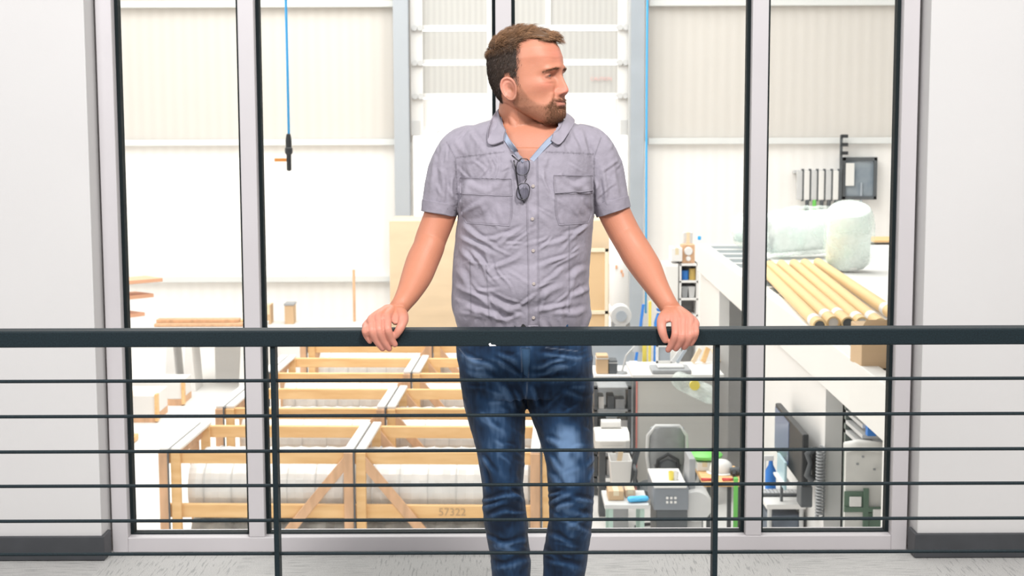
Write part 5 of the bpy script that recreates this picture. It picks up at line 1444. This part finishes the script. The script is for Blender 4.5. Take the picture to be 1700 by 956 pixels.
# hanging squeegee-like tools and dark frame on the back wall (mounted on a rail)
tr_ = thing('tool_rail', 'white wall rail carrying the row of grey tools above the mezzanine', 'rail', tuple(P(1360, 285, YBK-.25)))
build('rail_bar', MB().bx(P(1318, 284, YBK-.2).x, P(1396, 284, YBK-.2).x, YBK-.2, YBK-.02, P(1360, 287, YBK).z, P(1360, 282, YBK).z), m_lg, tr_, .01, world=True)
tn = ['grey', 'silver', 'pale', 'dark-handled', 'grey', 'slim']
tool_l = ['leftmost hanging grey tool on the wall rail', 'second hanging tool from the left, with black grip', 'third hanging tool, longest white sleeve', 'fourth hanging tool, with tall black stem', 'fifth hanging tool beside the dark frame', 'sixth hanging tool, thinnest, beside the dark frame']
for i, x in enumerate((1328, 1340, 1352, 1364, 1376, 1388)):
    Yt = YBK-.28; top = P(x, 283, Yt); bt_ = P(x, [325, 352, 357, 368, 370, 345][i], Yt)
    t = thing('hanging_tool', tool_l[i], 'tool', tuple(bt_), group='tools hanging on the wall rail')
    zm = P(x, 332, Yt).z
    build('sleeve', MB().bx(top.x-.055, top.x+.045, Yt-.04, Yt+.05, zm, top.z), [m_lg, m_offw, m_lg, m_offw, m_lg, m_offw][i], t, .02, world=True)
    build('grip', MB().cyl((top.x+.05, Yt, zm-.02), (top.x+.05, Yt, top.z+.03), .025, 10), m_dk, t, world=True)
    build('stem', MB().cyl((top.x+.01, Yt, bt_.z), (top.x+.01, Yt, zm+.02), .035, 10), m_dk if i != 2 else m_green, t, world=True)
df = thing('picture_board', 'dark framed board hanging high on the far wall at right', 'board', tuple(P(1434, 330, YBK-.2)))
x0_ = P(1404, 0, YBK-.2).x; x1_ = P(1462, 0, YBK-.2).x; z0_ = P(1434, 331, YBK-.2).z; z1_ = P(1434, 261, YBK-.2).z
build('board', MB().bx(x0_, x1_, YBK-.2, YBK-.02, z0_, z1_), mat('slate_blue_panel', (.16, .21, .26), .5, var=.5, vscale=2.2, col2=(.34, .38, .42)), df, world=True)
build('frame', MB().bx(x0_, x1_, YBK-.25, YBK-.2, z1_-.06, z1_).bx(x0_, x1_, YBK-.25, YBK-.2, z0_, z0_+.06).bx(x0_, x0_+.06, YBK-.25, YBK-.2, z0_, z1_).bx(x1_-.06, x1_, YBK-.25, YBK-.2, z0_, z1_), m_dk, df, .005, world=True)
build('paper', MB().bx(x0_+.05, x0_+.20, YBK-.27, YBK-.26, z1_-.50, z1_-.1), m_offw, df, world=True)
build('support', MB().bx(P(1435, 0, YBK-.22).x, P(1438, 0, YBK-.22).x, YBK-.24, YBK-.2, P(1434, 356, YBK).z, z0_+.3), m_steel, df, world=True)
cp = thing('conduit_bracket', 'grey upright conduit with clamps left of the dark framed board', 'bracket', tuple(P(1402, 300, YBK-.3)))
build('conduit', MB().bx(P(1400, 0, YBK-.3).x, P(1404, 0, YBK-.3).x, YBK-.3, YBK-.26, P(1402, 345, YBK).z, P(1402, 224, YBK).z), m_dk, cp, world=True)
for y in (226, 240, 254): build('clamp', MB().box(P(1402, y, YBK-.32), (.12, .06, .06)), m_blk, cp, .005, world=True)

# ---- tall shelving with things, centre right
YS = 21.0
def shel(x0, x1, yt, Y, dep, shelves, label, mfr=m_white, nm='shelving_unit'):
    a = P(x0, yt, Y); b = P(x1, yt, Y); t = thing(nm, label, 'shelving', ((a.x+b.x)/2, Y+dep/2, ZF)); w_ = b.x-a.x; h_ = a.z-ZF
    build('side_panel', MB().bx(-w_/2, -w_/2+.03, -dep/2, dep/2, 0, h_), mfr, t, .004); build('side_panel', MB().bx(w_/2-.03, w_/2, -dep/2, dep/2, 0, h_), mfr, t, .004)
    build('back_panel', MB().bx(-w_/2, w_/2, dep/2-.02, dep/2, 0, h_), m_lg, t)
    zz = []
    for y in shelves:
        z = P(x0, y, Y).z-ZF; build('shelf', MB().bx(-w_/2, w_/2, -dep/2, dep/2-.02, z-.03, z), mfr, t, .003); zz.append(z+ZF)
    return t, zz
su, zz = shel(1128, 1160, 438, YS, .5, (438, 466, 495, 522, 548), 'white open shelving unit with small goods left of the mezzanine')
cbn = thing('tall_cabinet', 'white narrow cabinet standing left of the open shelving', 'cabinet', (P(1115, 470, YS).x, YS+.25, ZF))
w_ = P(1127, 0, YS).x-P(1104, 0, YS).x; h_ = P(1115, 438, YS).z-ZF
build('carcass', MB().bx(-w_/2, w_/2, -.25, .25, 0, h_), m_white, cbn, .006); build('door', MB().bx(-w_/2+.01, w_/2-.01, -.27, -.25, .05, h_-.03), m_offw, cbn, .004)
box_thing('carton', 'box', 'white carton on top of the narrow white cabinet', 1115, 1133, 412, YS, P(0, 438, YS).z+.002, m_white, .4)
sk = thing('wall_clock_speaker', 'small wooden speaker with two white cones on top of the open shelving', 'speaker', (P(1144, 420, YS).x, YS+.2, zz[0]+.002)); sk.name = 'bookshelf_speaker'; ROOT[sk.name] = tuple(sk.location)
hh = P(0, 411, YS).z-zz[0]
build('cabinet', MB().bx(-.09, .09, -.12, .12, 0, hh), m_pine2, sk, .006)
build('cone', MB().lathe([(.001, -.02), (.05, -.02), (.06, -.01), (.06, 0), (.001, 0)], 18, (0, -.12, hh*.65), 'y'), m_white, sk); build('cone', MB().lathe([(.001, -.02), (.03, -.02), (.035, -.01), (.035, 0), (.001, 0)], 18, (0, -.12, hh*.25), 'y'), m_white, sk)
box_thing('carton', 'box', 'pale upright carton standing behind the small wooden speaker', 1135, 1150, 386, YS+.32, zz[0]+.002, m_lg, .15)
o = build('blue_tub', MB().lathe([(.001, 0), (.055, 0), (.062, .13), (.001, .13)], 18, (P(1139, 460, YS).x, YS+.15, zz[1]+.002)), m_blue, None, autos=True); tag(o, 'blue tub on the open white shelving', 'tub')
o = build('tin_can', MB().lathe([(.001, 0), (.05, 0), (.05, .16), (.001, .16)], 18, (P(1151, 460, YS).x, YS+.12, zz[1]+.002)), mat('ochre', (.60, .42, .12), .4), None, autos=True); tag(o, 'ochre tin beside the blue tub on the open shelving', 'tin')
o = build('dark_jar', MB().lathe([(.001, 0), (.045, 0), (.045, .15), (.03, .2), (.001, .2)], 18, (P(1151, 460, YS).x-.02, YS+.33, zz[1]+.002)), m_gr, None, autos=True); tag(o, 'grey jar behind the ochre tin on the open shelving', 'jar')
for i, (x, m_, lab) in enumerate([(1137.5, m_gr, 'grey mesh basket on the middle shelf of the open shelving'), (1149, m_lg, 'light grey bin on the middle shelf of the open shelving')]):
    a = P(x, 490, YS); o = build('storage_bin', MB().add([(a.x-.035, YS+.05, zz[2]+.002), (a.x+.035, YS+.05, zz[2]+.002), (a.x+.035, YS+.35, zz[2]+.002), (a.x-.035, YS+.35, zz[2]+.002), (a.x-.05, YS+.04, zz[2]+.16), (a.x+.05, YS+.04, zz[2]+.16), (a.x+.05, YS+.38, zz[2]+.16), (a.x-.05, YS+.38, zz[2]+.16)],
        [(0, 3, 2, 1), (4, 5, 6, 7), (0, 1, 5, 4), (1, 2, 6, 5), (2, 3, 7, 6), (3, 0, 4, 7)]), m_, None, .005); tag(o, lab, 'bin')
wb = build('wall_light', MB().box(P(1161, 395, 22), (.05, .05, .06)), m_cyan, None, .01); tag(wb, 'tiny bright blue lamp high beside the mezzanine corner', 'lamp')
wb.location.z = 0
# white hanging dust bag with orange marks
db = thing('dust_collector', 'white dust collector bag with orange marks seen under the arm at the right', 'dust collector', (P(1027, 450, 20).x, 20, ZF))
a = P(1027, 428, 20); b = P(1027, 508, 20); rr = (P(1043, 0, 20).x-P(1011, 0, 20).x)/2
build('bag', MB().lathe([(.001, a.z-ZF), (rr*.7, a.z-ZF-.02), (rr, a.z-ZF-.10), (rr*1.03, (a.z+b.z)/2-ZF), (rr, b.z-ZF+.06), (rr*.9, b.z-ZF), (.001, b.z-ZF-.01)], 28), m_white, db, smooth=False, autos=True)
build('drum', MB().lathe([(.001, .3), (rr*.8, .3), (rr*.85, b.z-ZF-.08), (.001, b.z-ZF-.08)], 24), m_lg, db, autos=True)
build('stand', MB().cyl((-.15, -.1, 0), (-.15, -.1, .35), .02, 8).cyl((.15, -.1, 0), (.15, -.1, .35), .02, 8).cyl((0, .15, 0), (0, .15, .35), .02, 8).cyl((0, 0, b.z-ZF-.1), (0, 0, b.z-ZF), .06, 10), m_gr, db)
for (dx, y, w_, h_) in ((-.04, 445, .025, .05), (.03, 452, .03, .035), (.05, 458, .02, .05)):
    build('mark', MB().box((dx, -rr*1.0, P(0, y, 20).z-ZF), (w_, .03, h_)), mat('orange_mark', (.80, .42, .25), .6), db, .004)
dm = thing('extractor_motor', 'grey extractor motor beneath the white dust bag', 'motor', (P(1030, 520, 19.5).x, 19.5, ZF))
zt2 = P(0, 508, 19.5).z-ZF
build('housing', MB().lathe([(.001, -.14), (.13, -.14), (.14, -.1), (.14, .1), (.13, .14), (.001, .14)], 24, (0, 0, zt2-.14), 'y'), m_lg, dm, autos=True)
build('fan_inlet', MB().lathe([(.04, -.16), (.07, -.16), (.07, -.14), (.04, -.14)], 20, (0, 0, zt2-.14), 'y'), m_steel, dm)
build('stand', MB().bx(-.12, -.08, -.1, .1, 0, zt2-.24).bx(.08, .12, -.1, .1, 0, zt2-.24), m_gr, dm)

# ---- workbench behind with leaning frames, board panel in front
wbn = thing('workbench', 'white-topped workbench with a big pale side board behind the dark chair', 'workbench', (P(1150, 700, 16.6).x, 17.0, ZF))
xl = P(1062, 0, 16.6).x-wbn.location.x; xr = P(1202, 0, 16.6).x-wbn.location.x; zw = P(0, 627, 16.6).z-ZF
m_board = mat('pale_grey_board', (.60, .585, .555), .6, var=.06, vscale=1.5)
build('side_board', MB().bx(xl, xr, -.40, -.37, 0, zw-.03), m_board, wbn, .004)
build('worktop', MB().bx(xl-.06, xr+.05, -.42, .5, zw-.03, zw+.012), m_white, wbn, .005)
build('edge_strip', MB().bx(xl-.015, xl, -.41, -.38, 0, zw-.03), mat('red_edge', (.70, .25, .22), .5), wbn)
for x in (xl+.05, xr-.05): build('leg', MB().bx(x-.03, x+.03, .38, .44, 0, zw-.03), m_gr, wbn)
ZW_ = zw+ZF+.013
def lean(x0, x1, y1, w_, h_, m, label, Y=17.3, nm='timber_frame', cat='frame'):
    a = P(x0, 620, Y); b = P(x1, y1, Y+.15); a.z = ZW_+w_*.5; o = build(nm, MB().beam(a, b, w_, h_, (0, 1, 0)), m, None, .003, seg=1); tag(o, label, cat); return o
lean(1116, 1130, 582, .05, .02, m_lg, 'light grey strip leaning on the workbench, leftmost', cat='strip', nm='metal_strip')
lean(1124, 1138, 580, .04, .02, m_steel, 'blue-grey strip leaning on the workbench beside the leftmost one', cat='strip', nm='metal_strip')
lean(1150, 1162, 580, .05, .03, m_ply, 'pale wooden batten leaning steeply on the workbench', nm='batten', cat='batten')
lean(1167, 1175, 578, .06, .03, m_pine, 'yellow batten leaning in the middle of the workbench', nm='batten', cat='batten')
lean(1193, 1184, 580, .05, .03, m_ply, 'pale batten leaning the opposite way on the workbench', nm='batten', cat='batten')
mp_ = thing('mirror_panel', 'framed blue-grey panel standing at the back of the workbench', 'panel', (P(1110, 600, 17.4).x, 17.4, ZW_))
x0_ = P(1093, 0, 17.4).x-mp_.location.x; x1_ = P(1122, 0, 17.4).x-mp_.location.x; hz = P(0, 575, 17.4).z-ZW_
build('pane', MB().bx(x0_, x1_, 0, .02, .0, hz), m_steel, mp_); build('frame', MB().bx(x0_, x1_, -.02, 0, hz-.03, hz).bx(x0_, x0_+.03, -.02, 0, 0, hz).bx(x1_-.03, x1_, -.02, 0, 0, hz).bx(x0_, x1_, -.02, 0, 0, .03), m_offw, mp_, .003)
gs = thing('grey_machine_cover', 'flat grey machine lid lying on the workbench', 'lid', (P(1113, 617, 16.75).x, 16.8, ZW_))
build('lid_plate', MB().bx(-.22, .22, -.2, .2, 0, .05), m_gr, gs, .015); build('lid_ridge', MB().bx(-.15, .15, -.12, .12, .05, .075), m_lg, gs, .01)
bag_ = bagmesh((P(1148, 648, 16.45).x, 16.12, P(0, 648, 16.1).z), (.9, 0, -.45), .55, .10, 3.3); o = build('plastic_sheet', bag_, m_film1, None, smooth=True); tag(o, 'clear plastic sheet draped at the workbench front edge', 'plastic')
yt_ = build('yellow_tape', MB().lathe([(.03, -.02), (.055, -.02), (.055, .02), (.03, .02)], 20, (P(1144, 640, 16.5).x, 16.0, P(0, 643, 16.0).z), 'y'), m_yel, None); tag(yt_, 'yellow tape roll on the clear sheet at the workbench edge', 'tape')

# second workbench with clutter between man and big bench
cl = thing('tool_bench', 'cluttered grey bench with lamp arms right behind the man\'s hip', 'bench', (P(1030, 620, 18).x, 18, ZF))
x0_ = P(985, 0, 18).x-cl.location.x; x1_ = P(1060, 0, 18).x-cl.location.x; zc_ = P(0, 618, 18).z-ZF
build('benchtop', MB().bx(x0_, x1_, -.4, .4, zc_-.05, zc_), m_white, cl, .006)
build('frame', MB().bx(x0_, x0_+.06, -.4, -.34, 0, zc_-.05).bx(x1_-.06, x1_, -.4, -.34, 0, zc_-.05).bx(x0_, x1_, -.38, -.34, .3, .36), m_gr, cl)
build('back_board', MB().bx(x0_, x1_, .38, .42, 0, zc_+.25), m_steel, cl)
zc_ += ZF
for i, (x, w_, h_, m_, lab, nm) in enumerate([(1000, .14, .22, m_card, 'brown carton at the left end of the cluttered bench', 'carton'), (1018, .10, .16, m_dk, 'dark case in the middle of the cluttered bench', 'tool_case'), (1054, .10, .12, m_white, 'white box near the right end of the cluttered bench', 'carton')]):
    t = thing(nm, lab, 'box', (P(x, 0, 18).x, 17.85, zc_+.001)); build('box_body', MB().bx(-w_/2, w_/2, -.12, .12, 0, h_), m_, t, .008); build('lid', MB().bx(-w_/2-.005, w_/2+.005, -.125, .125, h_*.8, h_*.86), m_lg, t, .003)
yb_ = thing('spirit_level', 'bright yellow upright tool on the cluttered bench', 'tool', (P(1070, 580, 17.7).x, 17.7, ZF))
build('body', MB().bx(-.025, .025, -.02, .02, 0, P(0, 575, 17.7).z-ZF), m_yel, yb_, .004); build('vial', MB().bx(-.015, .015, -.024, -.02, .9, 1.0), m_green, yb_)
la = thing('desk_lamp', 'grey jointed lamp arm rising from the cluttered bench', 'lamp', (P(1034, 618, 17.6).x, 17.6, zc_+.001))
la.location.y = 17.75
build('lamp_base', MB().lathe([(.001, 0), (.07, 0), (.06, .025), (.001, .03)], 18), m_gr, la); build('arm', MB().tube([(0, 0, .02), (.05, 0, .22), (.16, 0, .34)], .012, 8), m_lg, la); build('shade', MB().lathe([(.001, .04), (.03, .04), (.075, -.05), (.07, -.05), (.001, .02)], 18, (.19, 0, .32)), m_gr, la, autos=True)
# blue and yellow items seen just above the rail
for i, (x, y0, y1, w_, m_, lab, nm) in enumerate([(1079, 500, 545, .05, m_yel, 'yellow broom handle leaning by the steel column', 'broom'), (1097, 512, 545, .13, m_blue, 'blue sack standing right of the yellow broom handle', 'sack'), (1068, 505, 545, .05, m_blue, 'slim blue level leaning left of the yellow broom handle', 'level')]):
    a = P(x, y0, 22); t = thing(nm, lab, nm, (a.x, 22, ZF))
    if nm == 'sack':
        build('sack_body', MB().lathe([(.001, 0), (.09, 0), (.11, .3), (.10, a.z-ZF-.2), (.05, a.z-ZF-.05), (.07, a.z-ZF), (.001, a.z-ZF)], 20), m_, t, autos=True); build('tie', MB().lathe([(.05, -.01), (.07, -.01), (.07, .01), (.05, .01)], 16, (0, 0, a.z-ZF-.05)), m_white, t)
    else:
        build('handle', MB().beam((-.2 if nm == 'level' else 0, 0, 0.03), (0, 0, a.z-ZF), w_, .04), m_, t, .004); build('foot', MB().bx(-.26 if nm == 'level' else -.1, -.14 if nm == 'level' else .1, -.04, .04, 0, .06), m_gr, t, .005)

# ---- office chair, machine, tables
ch = thing('office_chair', 'tall dark mesh office chair beside the grey cutting machine', 'chair', (P(1107, 780, 15.2).x, 15.2, ZF))
zt3 = P(0, 710, 15.2).z-ZF; sb_ = .48
m_mesh = mat('grey_mesh_fabric', (.30, .31, .32), .7, var=.15, vscale=12)
cwid = (P(1143, 0, 15.2).x-P(1076, 0, 15.2).x)/2
rings = []
for (z, w_, y) in [(sb_+.10, cwid*.75, .02), (sb_+.2, cwid*.9, .0), (sb_+.4, cwid, -.01), (zt3-.08, cwid*.98, -.03), (zt3-.02, cwid*.85, -.035), (zt3, cwid*.6, -.035)]:
    rings.append([(w_*math.copysign(abs(math.cos(a))**.5, math.cos(a)), y+.04*math.copysign(abs(math.sin(a))**.8, math.sin(a))-.05*(math.cos(a)**2)*-1, z) for a in [2*math.pi*k/32 for k in range(32)]])
build('backrest', MB().loft(rings, True), m_mesh, ch, autos=True)
build('back_frame', MB().tube([(-cwid*.8, 0, sb_+.1), (-cwid*1.02, -.0, sb_+.4), (-cwid*.98, -.02, zt3-.1), (-cwid*.6, -.03, zt3), (cwid*.6, -.03, zt3), (cwid*.98, -.02, zt3-.1), (cwid*1.02, 0, sb_+.4), (cwid*.8, 0, sb_+.1)], .02, 10), m_lg, ch, smooth=True)
build('lumbar_support', MB().tube([(-.12, -.07, sb_+.28), (0, -.09, sb_+.34), (.12, -.07, sb_+.28)], [(.02, .05)]*3, 12), m_dk, ch, smooth=True)
build('handle_bow', MB().tube([(-.12, -.09, sb_+.22), (-.1, -.1, sb_+.38), (0, -.1, sb_+.44), (.1, -.1, sb_+.38), (.12, -.09, sb_+.22)], .018, 10), m_blk, ch, smooth=True)
build('seat', MB().loft([[(.27*math.copysign(abs(math.cos(a))**.6, math.cos(a))*s_, .25+.25*math.copysign(abs(math.sin(a))**.6, math.sin(a))*s_, z) for a in [2*math.pi*k/28 for k in range(28)]] for s_, z in ((.85, sb_-.06), (1, sb_-.03), (1, sb_+.02), (.9, sb_+.04))], True), m_dk, ch, autos=True)
build('gas_post', MB().cyl((0, .2, .1), (0, .2, sb_-.06), .03, 12), m_blk, ch)
for k in range(5):
    a = 2*math.pi*k/5+.3; lg_ = build('base_leg', MB().beam((0, .2, .12), (.3*math.cos(a), .2+.3*math.sin(a), .07), .045, .03), m_blk, ch, .005)
    build('caster', MB().lathe([(.001, -.02), (.035, -.02), (.035, .02), (.001, .02)], 14, (.3*math.cos(a), .2+.3*math.sin(a), .035), 'x'), m_dk, lg_)
for s_ in (-1, 1): build('armrest', MB().tube([(s_*.27, .2, sb_), (s_*.31, .18, sb_+.12), (s_*.31, .1, sb_+.22), (s_*.31, .35, sb_+.22)], .018, 8), m_dk, ch, smooth=True)

mc = thing('cutting_machine', 'grey floor machine with black front and a button panel below the office chair', 'machine', (P(1112, 830, 13.8).x, 13.8, ZF))
X = lambda x: P(x, 0, 13.5).x-P(1112, 0, 13.5).x
zt4 = P(0, 812, 13.5).z-ZF; zl = P(0, 850, 13.5).z-ZF
build('cabinet', MB().bx(X(1083), X(1137), -.3, .3, .05, zl), m_dk, mc, .01)
build('control_head', MB().bx(X(1078), X(1138), -.32, .3, zl, zt4), mat('slate_grey_paint', (.22, .24, .27), .5), mc, .012)
build('work_plate', MB().bx(X(1078), X(1134), -.35, .32, zt4, zt4+.03), m_white, mc, .008)
bt = MB()
for i in range(3):
    for j in range(2): bt.box((X(1101+i*7), -.325, P(0, 829+j*7, 13.5).z-ZF), (.022, .02, .022))
build('button', bt, m_white, mc, .003)
build('side_motor', MB().lathe([(.001, -.2), (.14, -.2), (.16, -.15), (.16, .12), (.14, .16), (.001, .16)], 24, (X(1152), -.05, zt4-.20), 'y').bx(X(1140), X(1166), -.12, .12, .0, zt4-.2), m_lg, mc, autos=True)
build('column', MB().bx(X(1141), X(1152), -.2, .2, zt4-.1, zt4+.24), m_gr, mc, .01)
build('foot', MB().bx(X(1080), X(1165), -.3, .3, 0, .05), m_blk, mc)
for x, m_, lab in ((1124, m_yel, 'yellow cup on the cutting machine plate'), (1139, m_white, 'white jar on the cutting machine plate'), (1132, m_offw, 'cream pot between the yellow cup and white jar')):
    if x == 1139: continue
    o = build('cup', MB().lathe([(.001, 0), (.022, 0), (.028, .08), (.022, .08), (.02, .01)], 16, (P(x, 0, 13.5).x, 13.65, ZF+zt4+.031)), m_, None, autos=True); tag(o, lab, 'cup')
def table(x0, x1, yt, Y, dep, mt, ml, label, thick=.04, front_legs_px=None):
    a = P(x0, yt, Y); b = P(x1, yt, Y); t = thing('work_table', label, 'table', ((a.x+b.x)/2, Y+dep/2, ZF)); w_ = b.x-a.x; h_ = a.z-ZF
    build('tabletop', MB().bx(-w_/2, w_/2, -dep/2, dep/2, h_-thick, h_), mt, t, .006)
    for sx in (-1, 1):
        for sy in (-1, 1): build('leg', MB().bx(sx*(w_/2-.06)-.02, sx*(w_/2-.06)+.02, sy*(dep/2-.06)-.02, sy*(dep/2-.06)+.02, 0, h_-thick), ml, t, .003)
    return t, a.z
t1, z1_ = table(1004, 1078, 838, 13.4, .55, m_lg, mat('sage_green_leg', (.42, .56, .50), .5), 'light grey table with green legs, cardboard box on top')
box_thing('cardboard_box', 'box', 'open cardboard box on the light grey green-legged table', 1010, 1036, 815, 13.55, z1_+.001, m_card, .28)
box_thing('cardboard_box', 'box', 'smaller brown box right of the open box on the grey table', 1038, 1055, 813, 13.65, z1_+.001, mat('pale_cardboard', (.66, .50, .36), .8), .22)
cloth = bagmesh((P(1060, 832, 13.45).x, 13.5, z1_+.03), (1, .2, 0), .20, .045, 2.1, .6); o = build('blue_cloth', cloth, mat('cyan_cloth', (.10, .50, .85), .7), None, smooth=True); tag(o, 'crumpled bright blue cloth on the light grey table', 'cloth')
t2, z2_ = table(1168, 1237, 800, 14.4, .7, m_pine, m_dk, 'orange-brown wooden table with tools beside the cutting machine', .05)
gb_ = build('green_lid', MB().lathe([(.001, 0), (.17, 0), (.18, .03), (.14, .06), (.001, .07)], 28, (P(1170, 770, 15.0).x, 15.0, z2_+.10)), m_green, None, autos=True); tag(gb_, 'bright green shallow lid on the carton at the back of the wooden table', 'basin')  # green lid resting on the carton
box_thing('carton', 'box', 'low carton under the green lid', 1157, 1183, 768, 14.85, z2_+.001, m_offw, .25)
bb_ = bpy.data.objects['green_lid']; 
tz = [o for o in bpy.data.objects if o.get('label') == 'low carton under the green lid'][0]; topz = P(0, 768, 14.85).z
for v in bb_.data.vertices: v.co.z += topz-(z2_+.10)+.002
hl_ = thing('hard_hat', 'white hard hat lying on the wooden table', 'helmet', (P(1197, 785, 14.8).x, 14.80, z2_+.001))
build('shell', MB().lathe([(.001, .13), (.06, .125), (.10, .095), (.12, .04), (.125, .0), (.11, .0), (.001, .1)], 24), m_white, hl_, smooth=True); build('brim', MB().lathe([(.12, .0), (.15, .0), (.15, .008), (.12, .012)], 24, (0, -.01, 0)), m_offw, hl_)
for i, (x, m_, lab) in enumerate([(1180, m_red, 'red pliers at the left of the wooden table'), (1215, m_red, 'red-handled snips right of the hard hat')]):
    c = P(x, 798, 14.5); t = thing('pliers', lab, 'pliers', (c.x, 14.45, z2_+.002))
    build('handle', MB().tube([(-.10, -.02, .01), (-.04, -.015, .012), (0, 0, .012)], .010, 8), m_, t, smooth=True); build('handle', MB().tube([(-.10, .03, .01), (-.04, .02, .012), (0, 0, .012)], .010, 8), m_, t, smooth=True); build('jaw', MB().tube([(0, 0, .012), (.03, .005, .012), (.06, .0, .012)], [.014, .012, .004], 8), m_dk, t, smooth=True)
dr_ = thing('power_drill', 'black power drill lying at the right of the wooden table', 'drill', (P(1229, 795, 14.6).x, 14.68, z2_+.001))
build('drill_body', MB().lathe([(.001, -.09), (.035, -.09), (.04, -.03), (.035, .05), (.02, .07), (.001, .07)], 16, (0, 0, .042), 'x'), m_dk, dr_, autos=True); build('handle', MB().beam((-.04, 0, .03), (-.07, -.13, .03), .035, .045), m_blk, dr_, .008); build('chuck', MB().lathe([(.001, .07), (.018, .07), (.012, .11), (.001, .11)], 14, (0, 0, .042), 'x'), m_lg, dr_)
gp = build('green_post', MB().bx(P(1233, 0, 14.0).x-.018, P(1233, 0, 14.0).x+.018, 14.0, 14.06, ZF, P(0, 798, 14.0).z), m_green, None, .004); tag(gp, 'bright green upright post in front of the wooden table', 'post')
whl = thing('hand_cart', 'grey hand cart with wheel under the wooden table', 'cart', (P(1226, 860, 13.6).x, 13.6, ZF))
build('frame', MB().tube([(-.18, 0, .1), (-.10, 0, .45), (.10, 0, .45), (.14, 0, .1)], .018, 8), m_white, whl, smooth=True); build('wheel', MB().lathe([(.05, -.03), (.16, -.03), (.16, .03), (.05, .03)], 24, (.14, -.02, .16), 'y'), m_dk, whl); build('deck', MB().bx(-.25, .22, -.15, .3, .08, .11), m_gr, whl, .004)
# white bin with papers
bn = thing('waste_bin', 'white open bin full of offcuts left of the office chair', 'bin', (P(1029, 790, 15.7).x, 15.7, ZF))
hb = P(0, 762, 15.7).z-ZF; wB = (P(1047, 0, 15.7).x-P(1010, 0, 15.7).x)/2
def sq(s_, z, d=.2): return [(s_*wB, -d*s_, z), (s_*wB, d*s_, z), (-s_*wB, d*s_, z), (-s_*wB, -d*s_, z)]
build('bin_body', MB().loft([sq(.7, hb-.45), sq(1, hb), sq(.94, hb), sq(.66, hb-.42)], True), m_white, bn, .006)
build('stand', MB().bx(-wB*.7, wB*.7, -.15, .15, 0, hb-.45), m_gr, bn, .005)
for i, (dx, ang, m_) in enumerate(((-.06, .3, m_ply), (.03, -.2, m_lg), (.08, .5, m_dk))):
    build('offcut', MB().beam((dx, 0, hb-.35), (dx+.25*math.sin(ang), .02*i, hb+.08), .05, .02, (0, 1, 0)), m_, bn)
# grey printer-like plotter behind
pl_ = thing('plotter', 'long white plotter on a dark stand between the man and the office chair', 'plotter', (P(1015, 720, 16.2).x, 16.2, ZF))
zp = P(0, 722, 16.2).z-ZF; w2 = (P(1044, 0, 16.2).x-P(985, 0, 16.2).x)/2
build('printer_body', MB().loft([[(x, -.22*k_, zp-.16) , (x, -.24*k_, zp-.04), (x, -.12*k_, zp+.03), (x, .2*k_, zp+.03), (x, .2*k_, zp-.16)] for x, k_ in ((-w2, .9), (-w2+.05, 1), (w2-.05, 1), (w2, .9))], True), m_offw, pl_, .01)
build('front_slot', MB().bx(-w2+.08, w2-.08, -.232, -.2, zp-.09, zp-.06), m_dk, pl_); build('stand', MB().bx(-w2+.05, -w2+.12, -.1, .1, 0, zp-.16).bx(w2-.12, w2-.05, -.1, .1, 0, zp-.16).bx(-w2+.05, w2-.05, -.03, .03, .3, .36), m_dk, pl_, .004)
build('paper_roll', MB().cyl((-w2+.08, .12, zp+.08), (w2-.08, .12, zp+.08), .05, 16), m_white, pl_)
# clutter rack (dark) between
dk_ = thing('storage_rack', 'dark rack filled with small parts behind the long white plotter', 'rack', (P(1022, 660, 17.2).x, 17.25, ZF))
xq0 = P(987, 0, 17.2).x-dk_.location.x; xq1 = P(1050, 0, 17.2).x-dk_.location.x; ztq = P(0, 640, 17.2).z-ZF
build('frame', MB().bx(xq0, xq0+.04, -.2, .2, 0, ztq).bx(xq1-.04, xq1, -.2, .2, 0, ztq), m_dk, dk_)
rq = random.Random(3)
for j in range(5):
    z = ztq-.02-j*.26; sh2 = build('shelf', MB().bx(xq0, xq1, -.2, .2, z-.02, z), m_gr, dk_)
    if j:
        x = xq0+.05
        while x < xq1-.12:
            w_ = rq.uniform(.05, .12); h_ = rq.uniform(.08, .2); build('parts_bin', MB().bx(x, x+w_, -.15, .12, z, z+h_), rq.choice([m_lg, m_gr, m_white, m_steel, m_dk, m_card]), sh2, .006); x += w_+rq.uniform(.01, .04)
